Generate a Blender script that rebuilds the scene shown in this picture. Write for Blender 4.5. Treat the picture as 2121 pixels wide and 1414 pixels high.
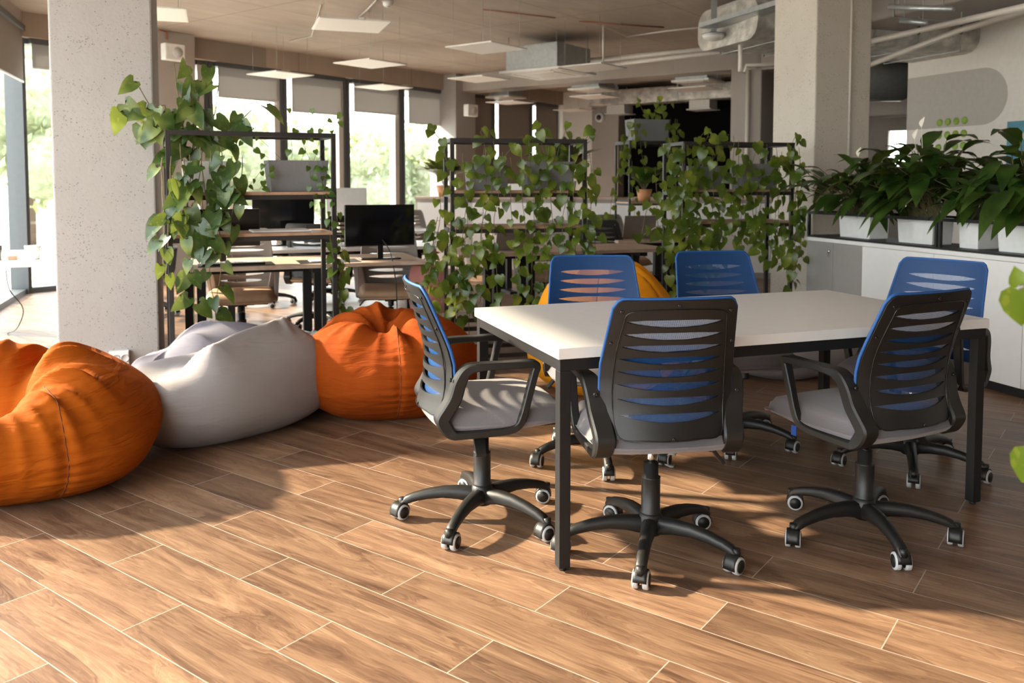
import bpy, math, random
import numpy as np
from mathutils import Vector, Matrix
random.seed(7); np.random.seed(7)
sc = bpy.context.scene
for o in list(bpy.data.objects): bpy.data.objects.remove(o)
COL = sc.collection
PI = math.pi

# ------------------------------------------------------------------ camera
CAMH, FPX, PPX, PPY, PIT = 1.297, 1766.7, 1060.5, 476.8, math.radians(3.291)
cam_d = bpy.data.cameras.new('camera'); cam = bpy.data.objects.new('camera', cam_d); COL.objects.link(cam)
cam.location = (0, 0, CAMH); cam.rotation_euler = (PI/2 - PIT, 0, 0)
cam_d.sensor_width = 36; cam_d.lens = FPX/2121*36; cam_d.shift_y = -(707-PPY)/2121
cam_d.clip_end = 300
cam_d.dof.use_dof = True; cam_d.dof.focus_distance = 3.1; cam_d.dof.aperture_fstop = 4.0
sc.camera = cam
# ------------------------------------------------------------------ world, sun, exposure
SUN_DIR = Vector((.975, -.22, -math.tan(math.radians(30)))).normalized()
w = bpy.data.worlds.new('sky'); sc.world = w; w.use_nodes = True
wn = w.node_tree.nodes; wl = w.node_tree.links
bg = wn['Background']; bg.inputs[0].default_value = (.95, .975, 1, 1); bg.inputs[1].default_value = 8.0
sun_d = bpy.data.lights.new('sun', 'SUN'); sun = bpy.data.objects.new('sun', sun_d); COL.objects.link(sun)
sun_d.energy = 19; sun_d.color = (1, .83, .62); sun_d.angle = math.radians(2.2)
sun.rotation_euler = SUN_DIR.to_track_quat('-Z', 'Y').to_euler(); sun.location = (-8, 4, 6)
sc.view_settings.view_transform = 'Standard'; sc.view_settings.look = 'None'
sc.view_settings.gamma = 1; sc.view_settings.use_curve_mapping = False
sc.view_settings.exposure = 0.12
sc.cycles.max_bounces = 7; sc.cycles.diffuse_bounces = 5; sc.cycles.glossy_bounces = 3
sc.cycles.transmission_bounces = 3; sc.cycles.transparent_max_bounces = 10
sc.cycles.caustics_reflective = False; sc.cycles.caustics_refractive = False
sc.cycles.sample_clamp_indirect = 6; sc.cycles.use_denoising = True

def portal(cx, cy, cz, wdt, hgt, nx, ny):
    d = bpy.data.lights.new('window_daylight', 'AREA'); d.shape = 'RECTANGLE'; d.size = wdt; d.size_y = hgt
    d.cycles.is_portal = True
    o = bpy.data.objects.new('window_daylight', d); COL.objects.link(o)
    o.location = (cx, cy, cz); o.rotation_euler = Vector((nx, ny, 0)).to_track_quat('-Z', 'Z').to_euler()

# ------------------------------------------------------------------ geometry of the view, for measuring the place
_c, _s = math.cos(PIT), math.sin(PIT)
def _dir(px, py):
    x = (px-PPX)/FPX; y = -(py-PPY)/FPX
    return Vector((x, _c+y*_s, y*_c-_s))
def at(px, py, Y):
    d = _dir(px, py); return d*(Y/d.y)+Vector((0, 0, CAMH))
def fl(px, py, z=0.0):
    d = _dir(px, py); return d*((z-CAMH)/d.z)+Vector((0, 0, CAMH))
TH = math.radians(53.43); UX, UY = math.cos(TH), math.sin(TH)      # planks cross direction u, v = (-UY, UX)
EA = math.radians(19.2); E = Vector((math.cos(EA), math.sin(EA), 0)); P = Vector((-math.sin(EA), math.cos(EA), 0))
U = Vector((UX, UY, 0)); V = Vector((-UY, UX, 0)); Z = Vector((0, 0, 1))

# ------------------------------------------------------------------ materials
def newmat(name):
    m = bpy.data.materials.new(name); m.use_nodes = True
    return m, m.node_tree, m.node_tree.nodes['Principled BSDF']
def sinp(b, k, v):
    if k in b.inputs: b.inputs[k].default_value = v
def rgb(c): return (c[0], c[1], c[2], 1)
def srgb(r, g, b):
    f = lambda v: (v/255/12.92) if v/255 <= .04045 else ((v/255+.055)/1.055)**2.4
    return (f(r), f(g), f(b))
def mat(name, c, rough=.5, metal=0, noise=0, nscale=20, bump=0, bscale=60, spec=.5, sheen=0, c2=None, stretch=(1, 1, 1), coord='Object', emit=0, detail=4):
    m, nt, b = newmat(name); L = nt.links
    b.inputs['Base Color'].default_value = rgb(c); sinp(b, 'Roughness', rough); sinp(b, 'Metallic', metal)
    sinp(b, 'Specular IOR Level', spec)
    if sheen: sinp(b, 'Sheen Weight', sheen); sinp(b, 'Sheen Roughness', .5)
    if emit:
        sinp(b, 'Emission Color', rgb(c)); sinp(b, 'Emission Strength', emit)
    tc = nt.nodes.new('ShaderNodeTexCoord'); mp = nt.nodes.new('ShaderNodeMapping'); mp.inputs['Scale'].default_value = stretch
    L.new(tc.outputs[coord], mp.inputs[0])
    n = nt.nodes.new('ShaderNodeTexNoise'); n.inputs['Scale'].default_value = nscale; n.inputs['Detail'].default_value = detail
    L.new(mp.outputs[0], n.inputs['Vector'])
    r = nt.nodes.new('ShaderNodeMapRange'); r.inputs[1].default_value = .3; r.inputs[2].default_value = .7
    L.new(n.outputs[0], r.inputs[0])
    mx = nt.nodes.new('ShaderNodeMix'); mx.data_type = 'RGBA'
    k = noise if noise else .04
    mx.inputs[6].default_value = rgb([max(0, v*(1-k)) for v in c]); mx.inputs[7].default_value = rgb(c2 if c2 else [min(1, v*(1+k)) for v in c])
    L.new(r.outputs[0], mx.inputs[0]); L.new(mx.outputs[2], b.inputs['Base Color'])
    if bump:
        n2 = nt.nodes.new('ShaderNodeTexNoise'); n2.inputs['Scale'].default_value = bscale; n2.inputs['Detail'].default_value = 3
        L.new(mp.outputs[0], n2.inputs['Vector'])
        bp = nt.nodes.new('ShaderNodeBump'); bp.inputs['Strength'].default_value = bump; bp.inputs['Distance'].default_value = .01
        L.new(n2.outputs[0], bp.inputs['Height']); L.new(bp.outputs[0], b.inputs['Normal'])
    return m
class NG:
    def __init__(s, nt): s.nt = nt; s.L = nt.links
    def n(s, t): return s.nt.nodes.new(t)
    def put(s, sock, v):
        if hasattr(v, 'links') or hasattr(v, 'is_linked'): s.L.new(v, sock)
        else: sock.default_value = v
    def m(s, op, a, b=None, c=None):
        q = s.n('ShaderNodeMath'); q.operation = op; s.put(q.inputs[0], a)
        if b is not None: s.put(q.inputs[1], b)
        if c is not None: s.put(q.inputs[2], c)
        return q.outputs[0]
    def comb(s, x, y, z):
        q = s.n('ShaderNodeCombineXYZ'); s.put(q.inputs[0], x); s.put(q.inputs[1], y); s.put(q.inputs[2], z); return q.outputs[0]
    def noise(s, vec, scale, detail=4, dist=0, rough=.5):
        q = s.n('ShaderNodeTexNoise'); s.put(q.inputs['Vector'], vec); q.inputs['Scale'].default_value = scale
        q.inputs['Detail'].default_value = detail; q.inputs['Distortion'].default_value = dist; q.inputs['Roughness'].default_value = rough; return q.outputs[0]
    def ramp(s, f, stops):
        q = s.n('ShaderNodeValToRGB'); s.put(q.inputs[0], f); e = q.color_ramp.elements
        while len(e) < len(stops): e.new(.5)
        for i, (p, c) in enumerate(stops): e[i].position = p; e[i].color = rgb(c)
        return q.outputs[0]
    def mix(s, f, a, b, bt='MIX'):
        q = s.n('ShaderNodeMix'); q.data_type = 'RGBA'; q.blend_type = bt; s.put(q.inputs[0], f)
        s.put(q.inputs[6], a if not isinstance(a, tuple) else rgb(a)); s.put(q.inputs[7], b if not isinstance(b, tuple) else rgb(b)); return q.outputs[2]
    def bump(s, h, st, d=.01):
        q = s.n('ShaderNodeBump'); s.put(q.inputs['Height'], h); q.inputs['Strength'].default_value = st; q.inputs['Distance'].default_value = d; return q.outputs[0]

def floor_mat():
    m, nt, b = newmat('wood_look_tile'); g = NG(nt)
    tc = g.n('ShaderNodeTexCoord'); sp = g.n('ShaderNodeSeparateXYZ'); nt.links.new(tc.outputs['Object'], sp.inputs[0])
    x, y = sp.outputs[0], sp.outputs[1]
    u = g.m('ADD', g.m('MULTIPLY', x, UX), g.m('MULTIPLY', y, UY))
    v = g.m('ADD', g.m('MULTIPLY', x, -UY), g.m('MULTIPLY', y, UX))
    W, Lh = .2015, .893
    ru = g.m('DIVIDE', g.m('SUBTRACT', u, .2401), W); row = g.m('FLOOR', ru); fu = g.m('SUBTRACT', ru, row)
    par = g.m('FLOORED_MODULO', row, 2.0)            # 1 for odd rows
    offs = g.m('MULTIPLY', g.m('SUBTRACT', 1.0, par), Lh/2)
    rv = g.m('DIVIDE', g.m('SUBTRACT', g.m('SUBTRACT', v, .546), offs), Lh); cv = g.m('FLOOR', rv); fv = g.m('SUBTRACT', rv, cv)
    du = g.m('MULTIPLY', g.m('MINIMUM', fu, g.m('SUBTRACT', 1.0, fu)), W)
    dv = g.m('MULTIPLY', g.m('MINIMUM', fv, g.m('SUBTRACT', 1.0, fv)), Lh)
    d = g.m('MINIMUM', du, dv)
    gr = g.m('LESS_THAN', d, .0017)
    wn_ = g.n('ShaderNodeTexWhiteNoise'); wn_.noise_dimensions = '2D'; nt.links.new(g.comb(row, cv, 0.0), wn_.inputs['Vector'])
    rnd = wn_.outputs['Value']
    seed = g.m('MULTIPLY', rnd, 37.0)
    vec = g.comb(g.m('MULTIPLY', u, 9.0), g.m('MULTIPLY', v, 1.1), seed)
    big = g.noise(vec, 1.0, 3, 1.6)
    vec2 = g.comb(g.m('MULTIPLY', u, 70.0), g.m('MULTIPLY', v, 3.2), seed)
    warp = g.m('MULTIPLY', big, 22.0)
    vec3 = g.comb(g.m('ADD', g.m('MULTIPLY', u, 55.0), warp), g.m('MULTIPLY', v, 2.2), seed)
    fine = g.noise(vec3, 1.0, 5, .4, .6)
    fibre = g.noise(vec2, 2.4, 3, 0, .6)
    f = g.m('ADD', g.m('MULTIPLY', big, .45), g.m('ADD', g.m('MULTIPLY', fine, .4), g.m('MULTIPLY', fibre, .2)))
    colr = g.ramp(f, [(.34, (.070, .036, .021)), (.46, (.152, .081, .047)), (.58, (.258, .149, .087)), (.72, (.38, .245, .145))])
    hs = g.n('ShaderNodeHueSaturation'); hs.inputs['Hue'].default_value = .5; hs.inputs['Saturation'].default_value = .98
    nt.links.new(colr, hs.inputs['Color']); nt.links.new(g.m('ADD', .70, g.m('MULTIPLY', rnd, .38)), hs.inputs['Value'])
    fin = g.mix(gr, hs.outputs[0], (.40, .32, .265))
    nt.links.new(fin, b.inputs['Base Color'])
    rough = g.m('ADD', .30, g.m('MULTIPLY', fibre, .22)); nt.links.new(rough, b.inputs['Roughness'])
    h = g.m('SUBTRACT', g.m('ADD', g.m('MULTIPLY', fine, .35), g.m('MULTIPLY', fibre, .25)), g.m('MULTIPLY', gr, .6))
    nt.links.new(g.bump(h, .22, .004), b.inputs['Normal'])
    sinp(b, 'Specular IOR Level', .5)
    return m
def concrete(name, c, pits=True, streak=0, seams=False):
    m, nt, b = newmat(name); g = NG(nt)
    tc = g.n('ShaderNodeTexCoord'); o = tc.outputs['Object']
    big = g.noise(o, 1.4, 5, .4, .6); fine = g.noise(o, 60, 3)
    base = g.mix(big, tuple(v*.80 for v in c), tuple(min(1, v*1.16) for v in c))
    base = g.mix(g.m('MULTIPLY', fine, .5), base, tuple(v*.82 for v in c))
    h = fine
    if pits:
        vo = g.n('ShaderNodeTexVoronoi'); vo.inputs['Scale'].default_value = 62; nt.links.new(o, vo.inputs['Vector'])
        n2 = g.noise(o, 9, 2)
        thr = g.m('MULTIPLY', g.m('SUBTRACT', n2, .26), .72)
        pit = g.m('LESS_THAN', vo.outputs['Distance'], thr)
        vo2 = g.n('ShaderNodeTexVoronoi'); vo2.inputs['Scale'].default_value = 24; nt.links.new(o, vo2.inputs['Vector'])
        pit2 = g.m('LESS_THAN', vo2.outputs['Distance'], .10)
        pp = g.m('MAXIMUM', g.m('MULTIPLY', pit, .45), g.m('MULTIPLY', pit2, .7))
        base = g.mix(pp, base, tuple(v*.25 for v in c))
        h = g.m('SUBTRACT', fine, g.m('MULTIPLY', pp, 1.2))
    if streak:
        sp = g.n('ShaderNodeSeparateXYZ'); nt.links.new(o, sp.inputs[0])
        a = g.m('ADD', g.m('MULTIPLY', sp.outputs[0], UX), g.m('MULTIPLY', sp.outputs[1], UY))
        bb = g.m('ADD', g.m('MULTIPLY', sp.outputs[0], -UY), g.m('MULTIPLY', sp.outputs[1], UX))
        st = g.noise(g.comb(g.m('MULTIPLY', a, .7), g.m('MULTIPLY', bb, 2.6), 0.0), 1.0, 6, 1.1, .6)
        base = g.mix(g.m('MULTIPLY', g.m('SUBTRACT', st, .35), streak), base, tuple(v*.45 for v in c))
        if seams:
            fa = g.m('ABSOLUTE', g.m('SUBTRACT', g.m('FRACT', g.m('DIVIDE', a, 2.4)), .5)); fb = g.m('ABSOLUTE', g.m('SUBTRACT', g.m('FRACT', g.m('DIVIDE', bb, 1.2)), .5))
            se = g.m('MAXIMUM', g.m('LESS_THAN', fa, .004), g.m('LESS_THAN', fb, .007))
            base = g.mix(g.m('MULTIPLY', se, .55), base, tuple(v*.4 for v in c))
    nt.links.new(base, b.inputs['Base Color']); sinp(b, 'Roughness', .85)
    nt.links.new(g.bump(h, .25, .006), b.inputs['Normal'])
    return m
def wood(name, c1, c2, axis=0):
    m, nt, b = newmat(name); g = NG(nt); tc = g.n('ShaderNodeTexCoord'); mp = g.n('ShaderNodeMapping')
    mp.inputs['Scale'].default_value = (2, 28, 28) if axis == 0 else (28, 2, 28); nt.links.new(tc.outputs['Object'], mp.inputs[0])
    n = g.noise(mp.outputs[0], 1.0, 5, .6)
    nt.links.new(g.ramp(n, [(.3, c1), (.7, c2)]), b.inputs['Base Color']); sinp(b, 'Roughness', .5)
    return m
def leafmat(name, c1, c2, c3, trans=.35):
    m, nt, b = newmat(name); g = NG(nt); tc = g.n('ShaderNodeTexCoord')
    n1 = g.noise(tc.outputs['Object'], 7, 2); n2 = g.noise(tc.outputs['Object'], 45, 3, .5)
    col = g.ramp(n1, [(.32, c1), (.52, c2), (.72, c3)])
    col = g.mix(g.m('MULTIPLY', g.m('GREATER_THAN', n2, .62), .32), col, c3)
    nt.links.new(col, b.inputs['Base Color']); sinp(b, 'Roughness', .32); sinp(b, 'Specular IOR Level', .5)
    tr = g.n('ShaderNodeBsdfTranslucent'); br = g.mix(.5, col, (.55, .62, .10)); nt.links.new(br, tr.inputs[0])
    mx = g.n('ShaderNodeMixShader'); mx.inputs[0].default_value = trans
    nt.links.new(b.outputs[0], mx.inputs[1]); nt.links.new(tr.outputs[0], mx.inputs[2])
    nt.links.new(mx.outputs[0], nt.nodes['Material Output'].inputs[0]); return m
def meshmat(name, c, pitch=.0042, open_=.42):
    m, nt, b = newmat(name); g = NG(nt)
    uv = g.n('ShaderNodeUVMap'); uv.uv_map = 'UVMap'; sp = g.n('ShaderNodeSeparateXYZ'); nt.links.new(uv.outputs[0], sp.inputs[0])
    k = 2*PI/pitch
    a = g.m('SINE', g.m('MULTIPLY', g.m('ADD', sp.outputs[0], sp.outputs[1]), k*.7)); q = g.m('SINE', g.m('MULTIPLY', g.m('SUBTRACT', sp.outputs[0], sp.outputs[1]), k*.7))
    hole = g.m('GREATER_THAN', g.m('MULTIPLY', a, q), open_ if open_ > 0 else 0)
    b.inputs['Base Color'].default_value = rgb(c); sinp(b, 'Roughness', .55)
    tb = g.n('ShaderNodeBsdfTransparent'); mx = g.n('ShaderNodeMixShader')
    nt.links.new(hole, mx.inputs[0]); nt.links.new(b.outputs[0], mx.inputs[1]); nt.links.new(tb.outputs[0], mx.inputs[2])
    nt.links.new(mx.outputs[0], nt.nodes['Material Output'].inputs[0]); return m
def glassmat(name, tint=(.97, .99, .98), gl=.06):
    m, nt, b = newmat(name); g = NG(nt); nt.nodes.remove(b)
    t = g.n('ShaderNodeBsdfTransparent'); t.inputs[0].default_value = rgb(tint)
    gb = g.n('ShaderNodeBsdfGlossy'); gb.inputs['Roughness'].default_value = .02
    mx = g.n('ShaderNodeMixShader'); mx.inputs[0].default_value = gl
    nt.links.new(t.outputs[0], mx.inputs[1]); nt.links.new(gb.outputs[0], mx.inputs[2]); nt.links.new(mx.outputs[0], nt.nodes['Material Output'].inputs[0]); return m
def blindmat(name, c, tr):
    m, nt, b = newmat(name); g = NG(nt); b.inputs['Base Color'].default_value = rgb(c); sinp(b, 'Roughness', .9)
    t = g.n('ShaderNodeBsdfTranslucent'); t.inputs[0].default_value = rgb(c); mx = g.n('ShaderNodeMixShader'); mx.inputs[0].default_value = tr
    nt.links.new(b.outputs[0], mx.inputs[1]); nt.links.new(t.outputs[0], mx.inputs[2]); nt.links.new(mx.outputs[0], nt.nodes['Material Output'].inputs[0]); return m
def fabric(name, c, c2, wr=(0, 0, 0), bumpn=.3, weave=0, sheen=.3, rough=.85):
    m, nt, b = newmat(name); g = NG(nt); tc = g.n('ShaderNodeTexCoord'); o = tc.outputs['Object']
    n = g.noise(o, 6, 4, .4); nt.links.new(g.mix(n, c, c2), b.inputs['Base Color']); sinp(b, 'Roughness', rough)
    sinp(b, 'Specular IOR Level', .15); sinp(b, 'Sheen Weight', sheen*.6); sinp(b, 'Sheen Roughness', .45); sinp(b, 'Sheen Tint', rgb(c2))
    mp = g.n('ShaderNodeMapping'); mp.inputs['Scale'].default_value = (5, 5, 22); nt.links.new(o, mp.inputs[0])
    h = g.noise(mp.outputs[0], 1.0, 3, .8)
    if weave:
        w1 = g.noise(o, weave, 2); h2 = g.m('ADD', g.m('MULTIPLY', h, .6), g.m('MULTIPLY', w1, .12))
    else: h2 = h
    nt.links.new(g.bump(h2, bumpn, .03), b.inputs['Normal']); return m

M = {}
M['floor'] = floor_mat()
M['ceil'] = concrete('ceiling_concrete', (.44, .355, .29), False, 1.0, True)
M['conc'] = concrete('column_concrete', (.385, .362, .345), True)
M['conc3'] = concrete('brightened_column_concrete', (.60, .545, .47), True)  # brighter copy of the column concrete, window light put into its colour
M['conc2'] = concrete('smooth_concrete', (.42, .37, .33), False)
M['beam'] = concrete('beam_concrete', (.42, .37, .33), False)
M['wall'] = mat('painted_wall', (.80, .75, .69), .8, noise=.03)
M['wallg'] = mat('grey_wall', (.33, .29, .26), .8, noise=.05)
M['dark'] = mat('opening_shade_black', (.004, .0035, .0035), .9, spec=.05)  # black that paints in the shade of the far opening
M['frame'] = mat('window_frame', (.10, .11, .12), .45, metal=.3)
M['framel'] = mat('window_frame_light', (.62, .60, .57), .5)
M['glass'] = glassmat('window_glass')
M['blind'] = blindmat('roller_blind', (.42, .41, .40), .35)
M['blinddark'] = blindmat('dark_roller_blind', (.26, .22, .19), .18)
M['blk'] = mat('black_plastic', (.010, .0095, .009), .46, noise=.1, bump=.05, bscale=300, spec=.5)
M['blkg'] = mat('black_gloss_plastic', (.012, .012, .013), .12)
M['steel'] = mat('black_powder_coated_steel', (.012, .0115, .012), .5, noise=.1, spec=.35)
M['rack'] = mat('dark_rack_steel', (.022, .019, .018), .5, spec=.4)
M['chrome'] = mat('chrome', (.75, .75, .75), .18, metal=1)
M['tyre'] = mat('grey_rubber', (.50, .50, .50), .6)
M['blue'] = meshmat('blue_mesh_fabric', (.008, .078, .265), .0046, .03)
M['bluesolid'] = mat('blue_trim', (.015, .09, .30), .6)
M['greymesh'] = meshmat('grey_mesh_fabric', (.30, .27, .25), .0046, .03)
M['blkmesh'] = meshmat('black_mesh_fabric', (.02, .02, .02), .0044, .12)
M['seatg'] = mat('grey_seat_fabric', (.185, .165, .175), .85, noise=.06, nscale=8, bump=.25, bscale=420, sheen=.3)
M['seatb'] = mat('beige_seat_fabric', (.46, .30, .19), .6, noise=.06)
M['greypl'] = mat('grey_plastic', (.36, .32, .30), .45)
M['white'] = mat('white_laminate', (.80, .78, .76), .35, noise=.015)
M['whitep'] = mat('white_plastic', (.78, .77, .75), .4)
M['whitem'] = mat('white_painted_metal', (.72, .70, .66), .4)
M['desk'] = wood('desk_wood', (.42, .30, .22), (.60, .46, .36))
M['shelfw'] = wood('shelf_wood', (.30, .17, .10), (.46, .29, .18))
M['greyp'] = concrete('grey_planter', (.20, .20, .205), False)
M['lgreyp'] = mat('light_grey_pot', (.55, .54, .52), .6)
M['terra'] = mat('terracotta', (.55, .26, .12), .7)
M['soil'] = mat('soil', (.03, .02, .014), .95, bump=.5, bscale=80)
M['orange'] = fabric('orange_velour', (.24, .043, .001), (.39, .090, .002), bumpn=.5, sheen=.12)
M['orange2'] = fabric('deep_orange_velour', (.19, .028, .001), (.31, .056, .0015), bumpn=.45, sheen=.12)
M['bagw'] = fabric('pale_grey_linen', (.27, .248, .250), (.34, .312, .315), bumpn=.35, weave=500, sheen=.15)
M['bagl'] = fabric('lavender_grey_linen', (.15, .142, .17), (.20, .19, .22), bumpn=.35, weave=400, sheen=.15)
M['bagm'] = fabric('grey_green_cloth', (.26, .28, .28), (.33, .35, .34), bumpn=.3)
M['yellow'] = fabric('yellow_velour', (.72, .26, .008), (.85, .34, .012), bumpn=.3, sheen=.2)
M['pothos'] = leafmat('pothos_leaf', (.020, .050, .005), (.065, .115, .010), (.24, .27, .035), .28)
M['syng'] = leafmat('arrowhead_leaf', (.014, .042, .010), (.035, .085, .016), (.22, .28, .08), .22)
M['lily'] = leafmat('lily_leaf', (.010, .032, .005), (.022, .060, .009), (.06, .12, .02), .18)
M['small'] = leafmat('small_leaf', (.03, .09, .012), (.05, .13, .02), (.10, .18, .05))
M['tree'] = leafmat('hazed_tree_leaf', (.20, .235, .15), (.29, .325, .21), (.40, .43, .31), .3)  # pale ramp: haze and overexposed daylight put into the leaf colour
M['stem'] = mat('stem', (.13, .11, .045), .6)
M['bark'] = mat('bark', (.10, .07, .05), .9)
M['flower'] = mat('spathe', (.75, .70, .60), .6)
M['duct'] = mat('foil_duct', (.50, .47, .43), .42, metal=.35, noise=.35, nscale=9, bump=.9, bscale=14)
M['galv'] = mat('galvanised_steel', (.42, .44, .44), .4, metal=.6, noise=.1)
M['pipe'] = mat('white_pipe', (.66, .60, .54), .4)
M['red'] = mat('red_conduit', (.34, .13, .08), .5)
M['panel'] = mat('light_panel_diffuser', (.80, .74, .68), .5, noise=.01)
M['green'] = mat('green_dot_paint', srgb(150, 180, 80), .7)
M['teal'] = mat('teal_paint', srgb(88, 145, 165), .7)
M['capsule'] = mat('taupe_paint', (.50, .46, .42), .8)
M['pink'] = mat('pink_cloth', (.50, .20, .17), .8)
M['paper'] = mat('paper', (.80, .78, .76), .7)
M['screen'] = mat('screen_glass', (.006, .006, .007), .08)
M['laptop'] = mat('laptop_aluminium', (.30, .26, .24), .35, metal=.5)
M['ground'] = mat('outdoor_ground', (.50, .48, .44), .9, noise=.1, nscale=.6)
M['cable'] = mat('cable', (.02, .02, .02), .5)
M['felt'] = mat('felt_roll', (.42, .42, .37), .9)
M['cabg'] = mat('grey_cabinet_door', (.31, .29, .275), .4, noise=.03)
M['seamdark'] = mat('stitched_seam', (.16, .045, .015), .9)
M['bluetag'] = mat('blue_label', (.02, .09, .40), .6)

# ------------------------------------------------------------------ mesh building
class MB:
    def __init__(s): s.v = []; s.f = []; s.mi = []; s.m = 0; s.sm = []; s.smooth = False
    def add(s, vs, fs):
        b = len(s.v); s.v += [tuple(v) for v in vs]; s.f += [tuple(b+i for i in f) for f in fs]
        s.mi += [s.m]*len(fs); s.sm += [s.smooth]*len(fs); return s
    def box(s, lo, hi, T=None):
        x0, y0, z0 = lo; x1, y1, z1 = hi
        vs = [Vector(p) for p in ((x0, y0, z0), (x1, y0, z0), (x1, y1, z0), (x0, y1, z0), (x0, y0, z1), (x1, y0, z1), (x1, y1, z1), (x0, y1, z1))]
        if T is not None: vs = [T @ v for v in vs]
        return s.add(vs, [(0, 3, 2, 1), (4, 5, 6, 7), (0, 1, 5, 4), (1, 2, 6, 5), (2, 3, 7, 6), (3, 0, 4, 7)])
    def tube(s, pts, r, n=8, cap=True, closed=False):
        pts = [Vector(p) for p in pts]; R = r if hasattr(r, '__len__') else [r]*len(pts); vs = []; N_ = len(pts)
        up = None
        for i, p in enumerate(pts):
            if closed: t = pts[(i+1) % N_]-pts[i-1]
            else: t = pts[min(i+1, N_-1)]-pts[max(i-1, 0)]
            t.normalize()
            if up is None: up = Vector((0, 0, 1)) if abs(t.z) < .9 else Vector((1, 0, 0))
            a = t.cross(up); a.normalize(); b = a.cross(t); b.normalize(); up = b
            for k in range(n):
                g = 2*PI*k/n; vs.append(p+(a*math.cos(g)+b*math.sin(g))*R[i])
        fs = []
        for i in range(N_ if closed else N_-1):
            for k in range(n):
                j = (i+1) % N_
                fs.append((i*n+k, i*n+(k+1) % n, j*n+(k+1) % n, j*n+k))
        if cap and not closed: fs += [tuple(range(n))[::-1], tuple((N_-1)*n+k for k in range(n))]
        sv = s.smooth; s.smooth = True; s.add(vs, fs); s.smooth = sv; return s
    def lathe(s, prof, n=24, T=None, c=(0, 0, 0)):
        vs = []; c = Vector(c)
        for r, z in prof:
            for k in range(n):
                g = 2*PI*k/n; q = Vector((r*math.cos(g), r*math.sin(g), z)); vs.append((T @ q if T is not None else q)+c)
        fs = []
        for i in range(len(prof)-1):
            for k in range(n): fs.append((i*n+k, i*n+(k+1) % n, (i+1)*n+(k+1) % n, (i+1)*n+k))
        if prof[0][0] > 1e-6: fs.append(tuple(range(n))[::-1])
        if prof[-1][0] > 1e-6: fs.append(tuple((len(prof)-1)*n+k for k in range(n)))
        sv = s.smooth; s.smooth = True; s.add(vs, fs); s.smooth = sv; return s
    def grid(s, G, cu=False, cv=False):
        n, m = len(G), len(G[0]); vs = [p for row in G for p in row]; fs = []
        for i in range(n if cu else n-1):
            for j in range(m if cv else m-1):
                fs.append((i*m+j, ((i+1) % n)*m+j, ((i+1) % n)*m+(j+1) % m, i*m+(j+1) % m))
        sv = s.smooth; s.smooth = True; s.add(vs, fs); s.smooth = sv; return s
    def build(s, name, mats, parent=None, bevel=0, solid=0, sub=0, weld=False, split=0):
        me = bpy.data.meshes.new(name); me.from_pydata(s.v, [], s.f)
        for m in (mats if isinstance(mats, (list, tuple)) else [mats]): me.materials.append(m)
        me.polygons.foreach_set('material_index', s.mi); me.polygons.foreach_set('use_smooth', s.sm); me.update()
        if weld:
            import bmesh
            bm = bmesh.new(); bm.from_mesh(me); bmesh.ops.remove_doubles(bm, verts=bm.verts, dist=1e-5)
            bmesh.ops.recalc_face_normals(bm, faces=bm.faces); bm.to_mesh(me); bm.free()
        o = bpy.data.objects.new(name, me); COL.objects.link(o)
        if parent: o.parent = parent
        if solid: q = o.modifiers.new('s', 'SOLIDIFY'); q.thickness = solid; q.offset = 0
        if split: q = o.modifiers.new('e', 'EDGE_SPLIT'); q.split_angle = math.radians(split)
        if sub: q = o.modifiers.new('sub', 'SUBSURF'); q.levels = sub; q.render_levels = sub
        if bevel: q = o.modifiers.new('b', 'BEVEL'); q.width = bevel; q.segments = 2; q.limit_method = 'ANGLE'; q.angle_limit = math.radians(50)
        return o
def tag(o, label=None, cat=None, group=None, kind=None):
    if label: o['label'] = label
    if cat: o['category'] = cat
    if group: o['group'] = group
    if kind: o['kind'] = kind
    return o
def empty(name, loc=(0, 0, 0), rz=0):
    o = bpy.data.objects.new(name, None); COL.objects.link(o); o.location = loc; o.rotation_euler = (0, 0, rz); o.empty_display_size = .1; return o
def copy_tree(o, parent=None):
    c = o.copy(); COL.objects.link(c); c.parent = parent
    for ch in [x for x in o.children]: copy_tree(ch, c)
    return c
def struct(name, mb, m, **k): return tag(mb.build(name, m, **k), kind='structure')
def frameT(o, ex, ey, ez=Z):
    return Matrix(((ex[0], ey[0], ez[0], o[0]), (ex[1], ey[1], ez[1], o[1]), (ex[2], ey[2], ez[2], o[2]), (0, 0, 0, 1)))
def smooth_path(pts, k=6, closed=False):
    P_ = [np.array(p, float) for p in pts]; n = len(P_); out = []
    for i in range(n if closed else n-1):
        p0 = P_[(i-1) % n] if closed or i > 0 else 2*P_[0]-P_[1]; p1 = P_[i]; p2 = P_[(i+1) % n]
        p3 = P_[(i+2) % n] if closed or i+2 < n else 2*P_[-1]-P_[-2]
        for j in range(k):
            t = j/k; out.append(.5*((2*p1)+(-p0+p2)*t+(2*p0-5*p1+4*p2-p3)*t*t+(-p0+3*p1-3*p2+p3)*t**3))
    if not closed: out.append(P_[-1])
    return out

CEIL = 3.2
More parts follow.
